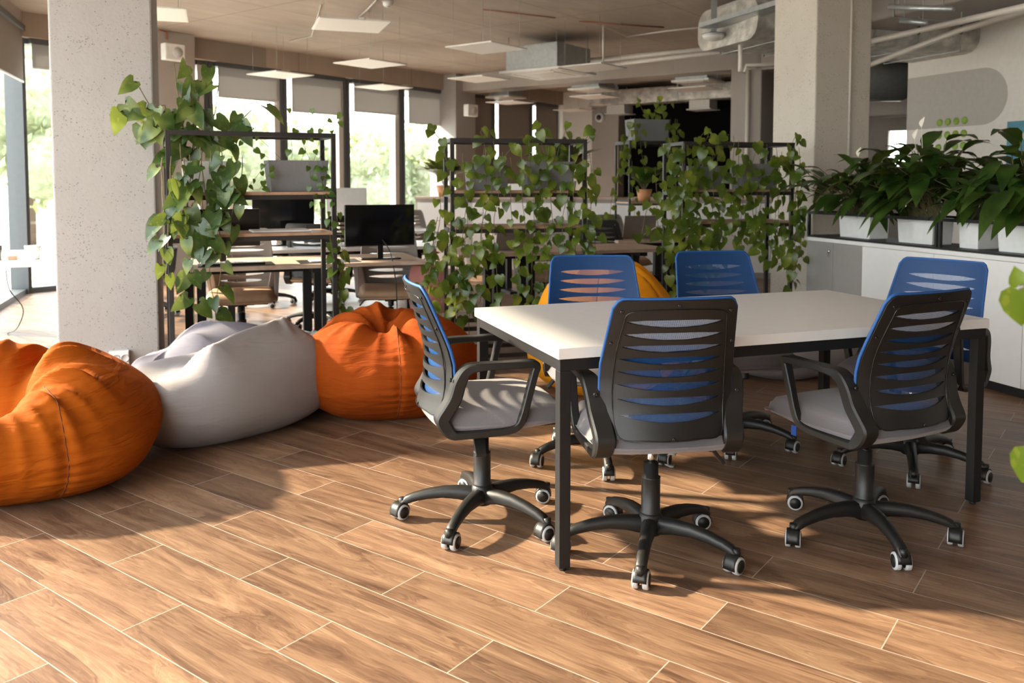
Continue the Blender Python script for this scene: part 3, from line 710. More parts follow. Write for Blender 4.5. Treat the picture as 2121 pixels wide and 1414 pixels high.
# ================================================================== BEAN BAGS
def bag(name, label, c, rx, ry, h, rot, m, dents=(), folds=(), lean=(0, 0), pear=.25, ridges=(), seams=(), seed=1, sq=2.3, lump=.02, group='bean bags', base=.80, seam_m=None):
    rs = np.random.RandomState(seed); NP, NT = 220, 110
    ph = np.linspace(0, 2*PI, NP, endpoint=False)[None, :]; th = np.linspace(0.0005, PI-.0005, NT)[:, None]
    cp, sp_ = np.cos(ph), np.sin(ph); ct, st = np.cos(th), np.sin(th)
    den = (np.abs(cp)**sq+np.abs(sp_)**sq)**(1/sq)
    hz = (ct+1)/2                                   # 1 top 0 bottom
    rad = np.abs(st)**.82*(1-pear*np.clip((hz-.35)/.65, 0, 1)**1.3)
    X = rx*cp/den*rad; Y_ = ry*sp_/den*rad; Zz = h*(.5+.5*np.sign(ct)*np.abs(ct)**.9)*np.ones_like(ph)
    X = X+lean[0]*hz*h; Y_ = Y_+lean[1]*hz*h
    # bag lumps
    for _ in range(9):
        k = rs.randint(1, 5); k2 = rs.uniform(1, 4); a, b2 = rs.uniform(0, 6.28, 2)
        s_ = lump*rs.uniform(.3, 1)*np.sin(k*ph+a)*np.sin(k2*th+b2)*st
        X = X*(1+s_/rx); Y_ = Y_*(1+s_/ry)
    topm = np.clip((hz-.30)/.30, 0, 1)
    for (dx, dy, sx, sy, dep, ra) in dents:
        ca, sa = math.cos(ra), math.sin(ra); qx = (X-dx)*ca+(Y_-dy)*sa; qy = -(X-dx)*sa+(Y_-dy)*ca
        Zz = Zz-dep*np.exp(-(qx/sx)**2-(qy/sy)**2)*topm
    for (dx, dy, k, amp, r0, wd, phs) in folds:
        an = np.arctan2(Y_-dy, X-dx); rr = np.hypot(X-dx, Y_-dy)
        aw = k*an+phs+1.3*np.sin(2*an+phs)+.9*np.sin(3*an+1.7*phs); wv = 1-2*(np.sin(aw/2)**2+1e-6)**.45; wv = wv*(.75+.25*np.sin(5*an+phs*3))
        s_ = amp*wv*np.exp(-((rr-r0)/wd)**2)*np.clip(hz*2.2, 0, 1)*np.clip(rr/.05, 0, 1)
        Zz = Zz+s_*np.clip(ct+.35, 0, 1); X = X*(1+s_*.6*st/rx); Y_ = Y_*(1+s_*.6*st/ry)
    for (x0, y0, x1, y1, wd, amp) in ridges:         # straight creases/ridges across the top
        dx, dy = x1-x0, y1-y0; L2 = dx*dx+dy*dy; tt = np.clip(((X-x0)*dx+(Y_-y0)*dy)/L2, 0, 1)
        dd = np.hypot(X-x0-tt*dx, Y_-y0-tt*dy); Zz = Zz+amp*np.exp(-np.abs(dd/wd)**1.3)*topm
    # seams pinch
    for sa in seams:
        dphi = np.angle(np.exp(1j*(ph-sa))); gq = np.exp(-(dphi/.035)**2)*st
        X = X*(1-.012*gq/rx); Y_ = Y_*(1-.012*gq/ry)
        pk = np.exp(-(dphi/.22)**2)*st*.004*np.sin(th*46)
        X = X*(1+pk/rx); Y_ = Y_*(1+pk/ry)
    z0 = h*.055; Zz = Zz-z0; low = Zz < .0
    Zz = np.maximum(Zz, 0)
    r = empty(name, (c[0], c[1], 0), rot); tag(r, label, 'bean bag', group)
    mb = MB(); G = [[(X[i, j], Y_[i, j], Zz[i, j]) for j in range(NP)] for i in range(NT)]
    mb.grid(G, cv=True); mb.smooth = True; mb.add(G[0], [tuple(range(NP))[::-1]]); mb.add(G[-1], [tuple(range(NP))])
    mb.build('cover', m, r, weld=True)
    for sa in seams:
        j = int(round((sa % (2*PI))/(2*PI)*NP)) % NP
        pts = [Vector((X[i, j], Y_[i, j], Zz[i, j])) for i in range(int(NT*.22), int(NT*.80), 2)]
        pts = [p+Vector((p.x, p.y, 0)).normalized()*.0005 for p in pts]
        q = MB(); q.tube(pts, .0022, 5); q.build('seam', seam_m or M['seamdark'], r)
    return r
R_ = math.radians
bag('bean_bag', 'large orange bean bag with a sunken seat at the left edge', (-2.08, 3.62), .55, .52, .64, R_(20), M['orange'],
    dents=[(-.14, -.16, .20, .15, .28, 0), (-.34, -.36, .18, .16, .17, 0), (.02, .08, .05, .26, .09, R_(-14)), (-.28, .05, .05, .24, .07, R_(30))],
    folds=[(-.12, -.14, 8, .030, .26, .15, .6), (-.12, -.14, 24, .012, .34, .13, 1.6)], lean=(-.06, .10), pear=.32, seams=[R_(-66), R_(100)], seed=3, sq=2.4)
bag('bean_bag', 'pale grey linen bean bag lying between the two orange ones', (-1.49, 4.40), .62, .37, .545, R_(50), M['bagw'],
    dents=[(-.08, .12, .30, .17, .15, 0), (-.36, -.02, .14, .20, .12, 0)], folds=[(-.40, -.05, 6, .022, .20, .12, .3), (.30, -.04, 11, .008, .09, .07, 1.)], ridges=[(.30, -.08, -.22, -.24, .075, .060), (.31, -.07, .36, .16, .09, .025), (-.1, -.02, -.5, -.1, .03, -.02)],
    pear=.06, seams=[R_(-22), R_(60)], seam_m=M['seatg'], seed=5, sq=2.9, lean=(.04, 0), lump=.012)
bag('bean_bag', 'lavender grey bean bag behind the pale grey one at the foot of the rack', (-1.74, 4.95), .50, .25, .50, R_(26), M['bagl'],
    folds=[(-.25, 0, 6, .03, .18, .12, .2)], dents=[(-.30, 0, .14, .3, .10, 0)], pear=.2, seed=8, sq=2.2)
bag('bean_bag', 'small grey green bean bag peeping out beside the back orange one', (-1.18, 5.00), .22, .18, .43, R_(20), M['bagm'], pear=.2, seed=9, folds=[(0, 0, 5, .02, .1, .1, .2)])
bag('bean_bag', 'dark orange bean bag behind the side-on blue chair', (-.70, 4.82), .52, .46, .625, R_(8), M['orange2'],
    dents=[(-.02, -.10, .13, .10, .20, 0), (.02, .08, .26, .07, .06, R_(15))],
    folds=[(-.02, -.08, 6, .036, .20, .15, 2.2), (-.02, -.08, 15, .009, .26, .12, .8)], lean=(0, .05), pear=.20, seams=[R_(-84), R_(40), R_(170)], seed=12, sq=2.5)
bag('bean_bag', 'tall yellow bean bag behind the blue chair at the back', (.575, 5.30), .49, .40, .86, R_(10), M['yellow'],
    folds=[(0, 0, 8, .02, .20, .12, .4)], pear=.20, seams=[R_(-50), R_(-110)], seed=15, lean=(.0, .0))
bag('bean_bag', 'light grey bean bag under the far side of the table by the cabinets', (1.86, 5.75), .48, .40, .52, R_(30), M['bagw'], folds=[(0, 0, 6, .02, .2, .12, .4)], pear=.2, seed=17)

# ================================================================== PLANTS
HEART = [(0, .0), (.20, -.12), (.42, -.02), (.50, .22), (.40, .55), (.18, .85), (0, 1.06)]
def leaf(mb, p, d, n, L, wd=1.0, kind='heart', fold=.18, droop=.25):
    """p base, d direction of the tip, n outward normal"""
    d = Vector(d).normalized(); n = Vector(n); n = (n-d*n.dot(d)).normalized(); s_ = d.cross(n)
    pts = {'heart': HEART, 'arrow': [(0, .02), (.22, -.20), (.40, -.12), (.43, .18), (.37, .48), (.19, .80), (0, 1.08)],
           'lance': [(0, 0), (.07, .08), (.16, .28), (.175, .48), (.13, .70), (.055, .90), (0, 1.05)]}[kind]
    V_ = []; 
    for (x, y) in pts:
        V_.append((0, y, x))
    vs = []; k = len(pts)
    for (x, y) in pts: # centre line
        yc = max(0, y); vs.append(p+d*(yc*L)-n*(droop*yc*yc*L))
    for sg in (-1, 1):
        for (x, y) in pts:
            vs.append(p+d*(y*L)+s_*(sg*x*wd*L)+n*(fold*x*L*wd-droop*y*y*L))
    fs = []
    for i in range(k-1):
        fs.append((i, i+1, k+i+1, k+i)); fs.append((i+1, i, 2*k+i, 2*k+i+1))
    sv = mb.smooth; mb.smooth = True; mb.add(vs, fs); mb.smooth = sv
def rv(rs, a, b): return rs.uniform(a, b)
def vine(rs, leaves, stems, start, drift, length, L, kind='heart', step=.06, face=Vector((0, -1, 0)), up=False, lat=Vector((1, 0, 0)), rstem=.0022, dens=1.0, wob=.35):
    p = Vector(start); pts = [p.copy()]; d = Vector(drift).normalized(); travelled = 0; side = 1
    while travelled < length:
        tgt = Vector(drift)+lat*rs.uniform(-wob, wob)+face*rs.uniform(-.12, .10)
        d = (d*.6+tgt.normalized()*.4).normalized(); p = p+d*step; travelled += step; pts.append(p.copy()); side = -side
        if rs.rand() < dens:
            ln = L*rs.uniform(.62, 1.15)
            pet = (lat*side*rs.uniform(.2, 1)+face*rs.uniform(.1, 1.0)+Z*rs.uniform(-.3, .5)).normalized()*ln*rs.uniform(.25, .7)
            q = p+pet; stems.tube([p, p+pet*.55+Z*.006, q], rstem*.6, 4, cap=False)
            tip = (lat*side*rs.uniform(-.2, .9)+Z*rs.uniform(-1.2, -.25)+face*rs.uniform(-.1, .5)).normalized()
            nrm = (face*rs.uniform(.5, 1)+Z*rs.uniform(.1, .9)+lat*rs.uniform(-.6, .6))
            leaf(leaves, q, tip, nrm, ln, 1.0 if kind == 'heart' else .95, kind)
    stems.tube(smooth_path(pts, 2), rstem, 5, cap=False)
def plant_obj(name, label, cat, leaves, stems, lm, origin, group=None, pot=None):
    t = empty(name, origin); tag(t, label, cat, group)
    for mb, nm, m in ((leaves, 'foliage', lm), (stems, 'stems', M['stem'])):
        if mb.v:
            mb.v = [(v[0]-origin[0], v[1]-origin[1], v[2]-origin[2]) for v in mb.v]; mb.build(nm, m, t)
    return t

def rack(c0, c1, depth, h, shelves, label, posts=.029, m='rack', low=True, shelf_m='shelfw'):
    ex = (c1-c0).normalized(); ey = Vector((-ex.y, ex.x, 0)); wd = (c1-c0).length
    t = empty('metal_rack', (c0.x, c0.y, 0)); tag(t, label, 'shelving rack', 'black steel plant racks')
    T = frameT((0, 0, 0), ex, ey); p = posts
    for (a, b) in ((0, 0), (wd-p, 0), (0, depth-p), (wd-p, depth-p)):
        mb = MB(); mb.box((a, b, 0), (a+p, b+p, h), T); mb.build('post', M[m], t, bevel=.0015)
    levels = [h]+[z-.018 for z in shelves]+([.26, .06] if low else [])
    for z in levels:
        mb = MB(); mb.box((p, 0, z-p), (wd-p, p, z), T); mb.box((p, depth-p, z-p), (wd-p, depth, z), T)
        mb.box((0, p, z-p), (p, depth-p, z), T); mb.box((wd-p, p, z-p), (wd, depth-p, z), T); mb.build('rail_frame', M[m], t, bevel=.0015)
    for z in shelves:
        mb = MB(); mb.box((p*.5, .001, z-.018), (wd-p*.5, depth-.001, z), T); mb.build('shelf', M[shelf_m], t, bevel=.001)
    return t, frameT(Vector((c0.x, c0.y, 0)), ex, ey), ex, ey, wd
def planter(T, lo, hi, label, m='greyp', name='planter_box', group='planters on the racks', taper=.0):
    c = T @ Vector(((lo[0]+hi[0])/2, (lo[1]+hi[1])/2, lo[2])); o = empty(name, c); tag(o, label, 'planter', group)
    ex = Vector((T[0][0], T[1][0], T[2][0])); ey = Vector((T[0][1], T[1][1], T[2][1])); T2 = frameT((0, 0, 0), ex, ey)
    a, b, h = (hi[0]-lo[0])/2, (hi[1]-lo[1])/2, hi[2]-lo[2]; q = 1-taper; w_ = .012
    def ring(f, z, ins=0): return [T2 @ Vector((sx*(a*f-ins), sy*(b*f-ins), z)) for sx, sy in ((-1, -1), (1, -1), (1, 1), (-1, 1))]
    mb = MB(); R0, R1, R2, R3 = ring(q, 0), ring(1, h), ring(1, h, w_), ring(1, h-.03, w_)
    mb.add(R0+R1+R2+R3, [(3, 2, 1, 0)]+[(i, (i+1) % 4, 4+(i+1) % 4, 4+i) for i in range(4)]+[(4+i, 4+(i+1) % 4, 8+(i+1) % 4, 8+i) for i in range(4)]+[(8+i, 8+(i+1) % 4, 12+(i+1) % 4, 12+i) for i in range(4)])
    mb.build('box', M[m], o, bevel=.003)
    mb = MB(); mb.add(R3, [(0, 1, 2, 3)]); mb.build('soil', M['soil'], o); return o
RZ = [1.23, .975]
# --- rack 1, by the left column
r1, T1, e1, n1, w1 = rack(Vector((-2.04, 5.04, 0)), Vector((-1.12, 5.45, 0)), .38, 1.60, RZ, 'black steel rack beside the big left column with a grey planter')
planter(T1, (.60, .10, 1.231), (.98, .30, 1.43), 'grey rectangular planter on the rack by the left column', taper=.10)
planter(T1, (.10, .10, 1.231), (.38, .32, 1.42), 'light grey pot half hidden by arrowhead leaves on the left rack', 'lgreyp', taper=.08)
FC = Vector((0, -1, 0)); rs = np.random.RandomState(11)
lv, sm = MB(), MB(); lat = e1; fc = -n1
for (x, z, dx, dz, ln) in ((.10, 1.42, -.35, 1, .46), (.12, 1.45, -.15, 1, .50), (.16, 1.42, .05, 1, .48), (.2, 1.42, .22, .9, .44), (.24, 1.42, .6, .75, .36), (.24, 1.42, .7, .5, .30), (.08, 1.46, -.9, .9, .36), (.10, 1.42, -.3, .8, .30), (.16, 1.42, -.1, 1, .36), (.05, 1.4, -.3, .9, .3), (.14, 1.42, .15, 1, .5)):
    vine(rs, lv, sm, T1 @ Vector((x, .15, z)), lat*dx+Z*dz+fc*.12, ln, .125, 'arrow', .07, fc, lat=lat, rstem=.003, dens=.75)
for (x, ln) in ((-.02, .62), (.03, .66), (.08, .52), (.13, .66), (.19, .56), (.25, .50), (.31, .46), (.37, .38), (.43, .30), (.10, .40), (.20, .36), (.30, .34)):
    vine(rs, lv, sm, T1 @ Vector((x, -.03, rv(rs, 1.42, 1.56))), -Z+lat*rv(rs, -.1, .1), ln, .115, 'arrow', .07, fc, lat=lat, rstem=.003, dens=.62)
for (x, ln) in ((.06, 1.0), (.2, .90), (.30, .86)):
    vine(rs, lv, sm, T1 @ Vector((x, -.03, 1.35)), -Z+lat*rv(rs, -.1, .1), ln, .11, 'arrow', .07, fc, lat=lat, rstem=.0025, dens=.62)
plant_obj('arrowhead_vine', 'big leafy arrowhead vine climbing over and hanging from the left rack', 'plant', lv, sm, M['syng'], T1 @ Vector((.24, .2, 1.41)))
lv, sm = MB(), MB()
for (x, ln, dx) in ((.62, .20, -.9), (.66, .22, -.5), (.85, .40, 0), (.93, .62, .05), (.97, .78, .08), (.90, .30, .1)):
    vine(rs, lv, sm, T1 @ Vector((x, .08, 1.44)), -Z+lat*dx+fc*.35, ln, .042, 'heart', .06, fc, lat=lat, rstem=.0012, dens=.7)
for (x, dx, dz, ln) in ((.64, -.9, .55, .26), (.70, -.4, .5, .2), (.82, .3, .8, .30), (.90, .3, 1, .26), (.88, -.4, .9, .3), (.93, .5, .9, .3), (.76, .1, .5, .2)):
    vine(rs, lv, sm, T1 @ Vector((x, .18, 1.43)), lat*dx+Z*dz, ln, .045, 'heart', .07, fc, lat=lat, rstem=.0014, dens=.7)
plant_obj('trailing_plant', 'thin trailing plant with small heart leaves in the left grey planter', 'plant', lv, sm, M['small'], T1 @ Vector((.8, .2, 1.42)))
lv, sm = MB(), MB()
for (x, z, ln) in ((.99, .98, .62), (1.01, .95, .46)):
    vine(rs, lv, sm, T1 @ Vector((x, .05, z)), -Z+lat*.06, ln, .07, 'heart', .05, fc, lat=lat, rstem=.0014)
plant_obj('trailing_plant', 'pothos strand hanging beside the right post of the left rack', 'plant', lv, sm, M['pothos'], T1 @ Vector((.97, .1, .975)))

def pothos(T, ex, ey, spots, ups, label, seed, L=.078, ox=.3, group='pothos vines on the racks'):
    rs = np.random.RandomState(seed); lv, sm = MB(), MB(); fc = -ey
    for (x, z, ln) in spots:
        vine(rs, lv, sm, T @ Vector((x, rv(rs, -.07, -.02), z)), -Z+ex*rv(rs, -.12, .12), ln, L, 'heart', .066, fc, lat=ex, dens=.92)
    for (x, z, dx, dz, ln) in ups:
        vine(rs, lv, sm, T @ Vector((x, rv(rs, .0, .2), z)), ex*dx+Z*dz+fc*.15, ln, L, 'heart', .06, fc, lat=ex, dens=.95)
    return plant_obj('pothos', label, 'plant', lv, sm, M['pothos'], T @ Vector((ox, .2, 1.40)), group)
# --- rack 2, middle
r2, T2, e2, n2, w2 = rack(Vector((-.432, 6.0, 0)), Vector((.545, 6.20, 0)), .40, 1.60, RZ, 'black steel rack in the middle overgrown with pothos')
planter(T2, (.14, .08, 1.231), (.44, .30, 1.42), 'grey planter on the middle rack, left of two', taper=.10)
planter(T2, (.56, .08, 1.231), (.93, .30, 1.44), 'grey planter on the middle rack, right of two', taper=.08)
rs = np.random.RandomState(5)
sp = [(x, rv(rs, 1.45, 1.62), rv(rs, .5, 1.05)) for x in (.08, .16, .24, .30, .36, .42)]
pothos(T2, e2, n2, sp+[(-.05, 1.55, .5), (-.08, 1.22, .75), (-.1, 1.05, .62), (-.02, .98, .70), (.03, 1.0, .78), (.1, .95, .62), (.15, .9, .75), (.22, .9, .40), (-.12, .9, .3), (-.14, 1.0, .5), (.05, .7, .42), (.30, .9, .45)],
       [(.3, 1.42, -.4, 1, .24), (.25, 1.42, .1, 1, .20), (.35, 1.42, .6, .8, .24), (0, 1.5, -.5, .6, .22)], 'pothos spilling from the left planter of the middle rack down to the floor', 21)
sp = [(x, rv(rs, 1.42, 1.62), rv(rs, .55, .95)) for x in (.50, .56, .62, .70, .76, .83, .90, .97)]
pothos(T2, e2, n2, sp+[(1.0, 1.5, .25), (1.03, 1.3, .5), (.60, .95, .45), (.70, .9, .42), (.8, .9, .25), (.48, .95, .5), (.92, 1.0, .4)], [(.7, 1.43, -.3, 1, .22), (.8, 1.43, .3, 1, .26), (.62, 1.42, .1, 1, .28), (.92, 1.43, .5, .8, .26)],
       'pothos spilling from the right planter of the middle rack', 22, ox=.75)
# --- rack 3, right
r3, T3, e3, n3, w3 = rack(Vector((1.35, 6.75, 0)), Vector((2.30, 6.96, 0)), .42, 1.61, RZ, 'black steel rack right of the middle, thick with pothos')
planter(T3, (.08, .08, 1.231), (.40, .30, 1.42), 'grey planter on the right rack, left of two', taper=.08)
planter(T3, (.55, .08, 1.231), (.88, .30, 1.44), 'grey planter on the right rack, right of two', taper=.08)
sp = [(x, rv(rs, 1.45, 1.66), rv(rs, .55, 1.0)) for x in (-.15, -.08, -.02, .04, .1, .16, .22, .28, .34, .40, .46)]
pothos(T3, e3, n3, sp+[(-.25, 1.4, .5), (-.2, 1.1, .45), (-.12, 1.0, .55), (0, 1.0, .5), (.12, 1.0, .45), (.25, 1.0, .45), (-.28, 1.2, .3), (.05, 1.25, .6), (-.1, 1.3, .6)],
       [(.2, 1.42, -.5, 1, .24), (.15, 1.42, .2, 1, .28), (.3, 1.42, .6, .9, .26), (0, 1.4, -.6, .8, .24), (.1, 1.5, .5, .6, .24)], 'dense pothos spilling from the left planter of the right rack', 31, ox=.25, L=.086)
sp = [(x, rv(rs, 1.42, 1.6), rv(rs, .55, .95)) for x in (.50, .56, .63, .70, .77, .84, .91, .97)]
pothos(T3, e3, n3, sp+[(.98, 1.4, .9), (.95, 1.0, .7), (1.0, 1.2, .6), (.6, 1.0, .35), (.75, 1.0, .3), (.85, .95, .3)], [(.6, 1.43, .2, 1, .18), (.9, 1.43, .4, 1, .24), (.95, 1.5, .1, 1, .16)],
       'pothos trailing from the right planter of the right rack to its right post', 32, ox=.7, L=.084)
# --- rack 4, behind
c0 = at(1303, 400, 8.9); c1 = at(1412, 400, 9.1); c0.z = c1.z = 0
r4, T4, e4, n4, w4 = rack(c0, c1, .35, 1.72, [1.72, 1.08], 'slim grey steel rack far behind between two plant racks', posts=.02)
planter(T4, (.08, .06, 1.721), (.50, .28, 1.95), 'grey planter on top of the slim rack at the back', taper=.08)
pothos(T4, e4, n4, [(x, 1.95, rv(rs, .3, .6)) for x in (-.02, .04, .1, .46, .5, .54)]+[(-.08, 1.8, .9), (.0, 1.5, .8)], [(.2, 1.94, -.6, .8, .2), (.3, 1.94, .2, 1, .22), (.35, 1.94, .7, .8, .22)], 'pothos hanging from the planter on top of the slim back rack', 41, ox=.3)
def potted(loc, label, n, L, r, hpot, m='terra', kind='lance', seed=1, name='potted_plant', lm='small', wd=1.0, spread=.8, cat='potted plant', group=None):
    t = empty(name, loc); tag(t, label, cat, group); mb = MB(); mb.lathe([(r*.72, 0), (r, hpot), (r*.92, hpot), (r*.88, hpot-.02), (0, hpot-.02)], 20); mb.build('pot', M[m], t)
    rs = np.random.RandomState(seed); lv = MB(); sm = MB()
    for i in range(n):
        a = rs.uniform(0, 2*PI); d = Vector((math.cos(a)*spread*rs.uniform(.2, 1), math.sin(a)*spread*rs.uniform(.2, 1), 1)).normalized(); ln = L*rs.uniform(.6, 1.1)
        b = Vector((0, 0, hpot-.02)); q = b+d*ln*.5; sm.tube([b, q], .002, 4, cap=False); leaf(lv, q, (d+Vector((d.x, d.y, -.2))).normalized(), Vector((-d.x, -d.y, 1)), ln*.6, wd, kind)
    lv.build('foliage', M[lm], t); sm.build('stems', M['stem'], t); return t
potted(T4 @ Vector((.27, .18, 1.081)), 'terracotta pot with a leafy plant on the slim back rack', 22, .34, .085, .13, 'terra', 'heart', 4)

# ================================================================== CABINET, COUNTER, PLANTERS AND PEACE LILIES
ca = Vector((2.42, 6.98, 0)); cb = Vector((3.02, 5.02, 0)); cd = (cb-ca).normalized(); cn = Vector((-cd.y, cd.x, 0))
if cn.x > 0: pass
else: cn = -cn                                         # points away from the room, to the right
TC = frameT(ca, cd, cn)
def unit(s0, s1, label, m, doors, lock=False):
    o = empty('cabinet', TC @ Vector((s0, 0, 0))); tag(o, label, 'cabinet', 'low cabinets under the planters')
    T = frameT((0, 0, 0), cd, cn); w_ = s1-s0
    mb = MB(); mb.box((.001, .02, .06), (w_-.001, .42, .815), T); mb.build('body', M['white'], o)
    mb = MB(); mb.box((.001, .04, 0), (w_-.001, .40, .06), T); mb.build('plinth', M['blk'], o)
    for i in range(doors):
        a = w_*i/doors+.002; b = w_*(i+1)/doors-.002
        mb = MB(); mb.box((a, 0, .065), (b, .018, .812), T); d = mb.build('door', m, o, bevel=.001)
        if lock and i == 0:
            mb = MB(); mb.lathe([(.011, 0), (.011, .012), (0, .013)], 14, T=frameT(T @ Vector((b-.04, -.001, .745)), cd, Z, -cn)); mb.box((b-.043, -.02, .70), (b-.038, -.012, .735), T); mb.build('lock', M['chrome'], d)
unit(0, .66, 'grey two-door cabinet with a key lock at the left end of the row', M['cabg'], 2, True)
unit(.66, 1.36, 'white cabinet next to the grey one in the low row', M['white'], 1)
unit(1.36, 2.06, 'white cabinet nearest the camera behind the right end chair', M['white'], 1)
unit(2.06, 2.9, 'white cabinet at the right edge of the photo', M['white'], 1)
mb = MB(); mb.box((-.01, -.015, .816), (2.92, .44, .846), TC); tag(mb.build('counter_top', M['white'], bevel=.002), 'long white counter board on top of the low cabinets', 'counter')
t = empty('planter_stand', ca+Z*.846); tag(t, 'black steel frame rail standing on the white counter around the planters', 'planter frame')
T = frameT((0, 0, .001), cd, cn); mb = MB(); mb.box((0, 0, 0), (2.9, .40, .012), T); mb.build('tray', M['steel'], t)
mb = MB()
for (y) in (0, .38): mb.box((0, y, .185), (2.9, y+.02, .205), T)
mb.box((0, 0, .185), (.02, .40, .205), T); mb.build('rail', M['steel'], t)
for s_ in (0, 1.36, 1.39, 2.88):
    for y in (0, .38):
        mb = MB(); mb.box((s_, y, .012), (s_+.02, y+.02, .185), T); mb.build('post', M['steel'], t)
TP = frameT(ca+Z*.8595, cd, cn)
pl = [(.26, .62, 'white planter with peace lilies, leftmost on the counter'), (.90, 1.24, 'white planter with peace lilies, second from the left on the counter'),
      (1.46, 1.62, 'narrow white planter between the larger ones on the counter'), (1.76, 2.20, 'white planter with peace lilies at the right edge on the counter'), (2.35, 2.75, 'white planter out at the right end of the counter')]
def lily(loc, n, L, seed, label, flowers=1, sx=.12):
    rs = np.random.RandomState(seed); lv, sm, fw = MB(), MB(), MB()
    for i in range(n):
        a = rs.uniform(0, 2*PI); out = Vector((math.cos(a), math.sin(a), 0)); b = Vector(cd)*rs.uniform(-sx, sx)
        el = rs.uniform(.45, 1.45); ln = L*rs.uniform(.75, 1.15); hgt = rs.uniform(.10, .42)*L/.3
        q = b+out*hgt*math.cos(el)*1.1+Z*(hgt*math.sin(el)+.03); sm.tube([b, b+out*.3*(q-b).length*math.cos(el)+Z*.6*q.z, q], .003, 5, cap=False)
        tip = (out*(1.0)+Z*rs.uniform(-.35, 1.3)).normalized()
        # arching leaf in two segments
        d = tip; nrm = Vector((-d.x*.4, -d.y*.4, 1)); pts = [(0, 0), (.07, .08), (.15, .25), (.18, .45), (.145, .66), (.07, .86), (0, 1.02)]
        s_ = d.cross(nrm).normalized(); nn = s_.cross(d).normalized(); k = len(pts); vs = []
        dr = rs.uniform(.25, .6)
        def P3(x, y, sg): return q+d*(y*ln*(1-.15*y))-Z*(dr*y*y*ln)+s_*(sg*x*ln*1.02)+nn*(.25*x*ln+.010*math.sin(y*9)*x*6*ln*.4)
        vs = [P3(0, y, 0) for x, y in pts]+[P3(x, y, -1) for x, y in pts]+[P3(x, y, 1) for x, y in pts]
        fs = []
        for j in range(k-1): fs += [(j, j+1, k+j+1, k+j), (j+1, j, 2*k+j, 2*k+j+1)]
        lv.smooth = True; lv.add(vs, fs)
    for i in range(flowers):
        a = rs.uniform(0, 6.28); tp = Vector((math.cos(a)*.10, math.sin(a)*.10, L*1.5+.08*i)); fw.tube([(0, 0, 0), (tp.x*.6, tp.y*.6, tp.z*.6), tp], .0025, 5)
        leaf(fw, tp, Vector((.2, 0, 1)), Vector((-1, -.5, .3)), .075, 1.4, 'lance', .8, .1)
    t = empty('peace_lily', loc); tag(t, label, 'plant', 'peace lilies on the counter'); lv.build('foliage', M['lily'], t); sm.build('stems', M['stem'], t)
    if flowers: fw.build('flower', M['flower'], t)
lab = ['peace lily in the leftmost white planter, leaves leaning over its left end', 'tallest peace lily, in the second white planter with a thin white flower', 'peace lily in the narrow white planter', 'peace lily with pointed upright leaves against the teal block', 'peace lily beyond the right edge of the counter']
for i, (a, b, l) in enumerate(pl):
    planter(TP, (a, .10, 0), (b, .28, .185), l, 'whitep', 'white_planter', 'white planters on the counter', taper=.07)
    lily(TP @ Vector(((a+b)/2, .19, .16)), (135, 150, 50, 130, 40)[i], (.31, .38, .28, .35, .28)[i], 50+i, lab[i], (1, 2, 0, 1, 0)[i], (.17, .16, .05, .18, .1)[i])

# foreground plant out of frame to the right
t = empty('potted_plant', (1.18, 1.42, 0)); tag(t, 'yellow green pothos leaves blurred at the right edge close to the camera', 'potted plant')
mb = MB(); mb.lathe([(.10, 0), (.14, .30), (.13, .30), (.125, .27), (0, .27)], 24); mb.build('pot', M['whitep'], t)
lv, sm = MB(), MB()
for (px, py, Y, L, tip) in ((2112, 600, 1.42, .062, (.15, 0, -1)), (2112, 590, 1.42, .030, (-.25, 0, 1)), (2136, 935, 1.40, .055, (-.2, 0, -1)), (2190, 700, 1.44, .08, (.2, 0, -1)), (2230, 520, 1.44, .075, (.5, 0, -1)), (2260, 640, 1.40, .08, (.6, 0, -.6)), (2330, 600, 1.50, .08, (.8, 0, -.3)), (2240, 850, 1.38, .07, (-.1, 0, -1)), (2380, 760, 1.45, .08, (.8, 0, -.6)), (2300, 930, 1.35, .07, (.3, 0, -1)), (2400, 900, 1.5, .08, (.9, 0, -.4))):
    q = at(px, py, Y)-Vector((1.18, 1.42, 0)); sm.tube(smooth_path([(0, 0, .27), (.02, 0, .27+(q.z-.27)*.6), (q.x*.5+.02, q.y*.5, q.z+.03), tuple(q)], 4), .0025, 5); leaf(lv, q, tip, (-.35, -.9, .3), L, 1.1, 'heart')
fm = leafmat('young_pothos_leaf', (.10, .19, .012), (.18, .28, .02), (.45, .48, .06), .4)
lv.build('foliage', fm, t); sm.build('stems', M['stem'], t)

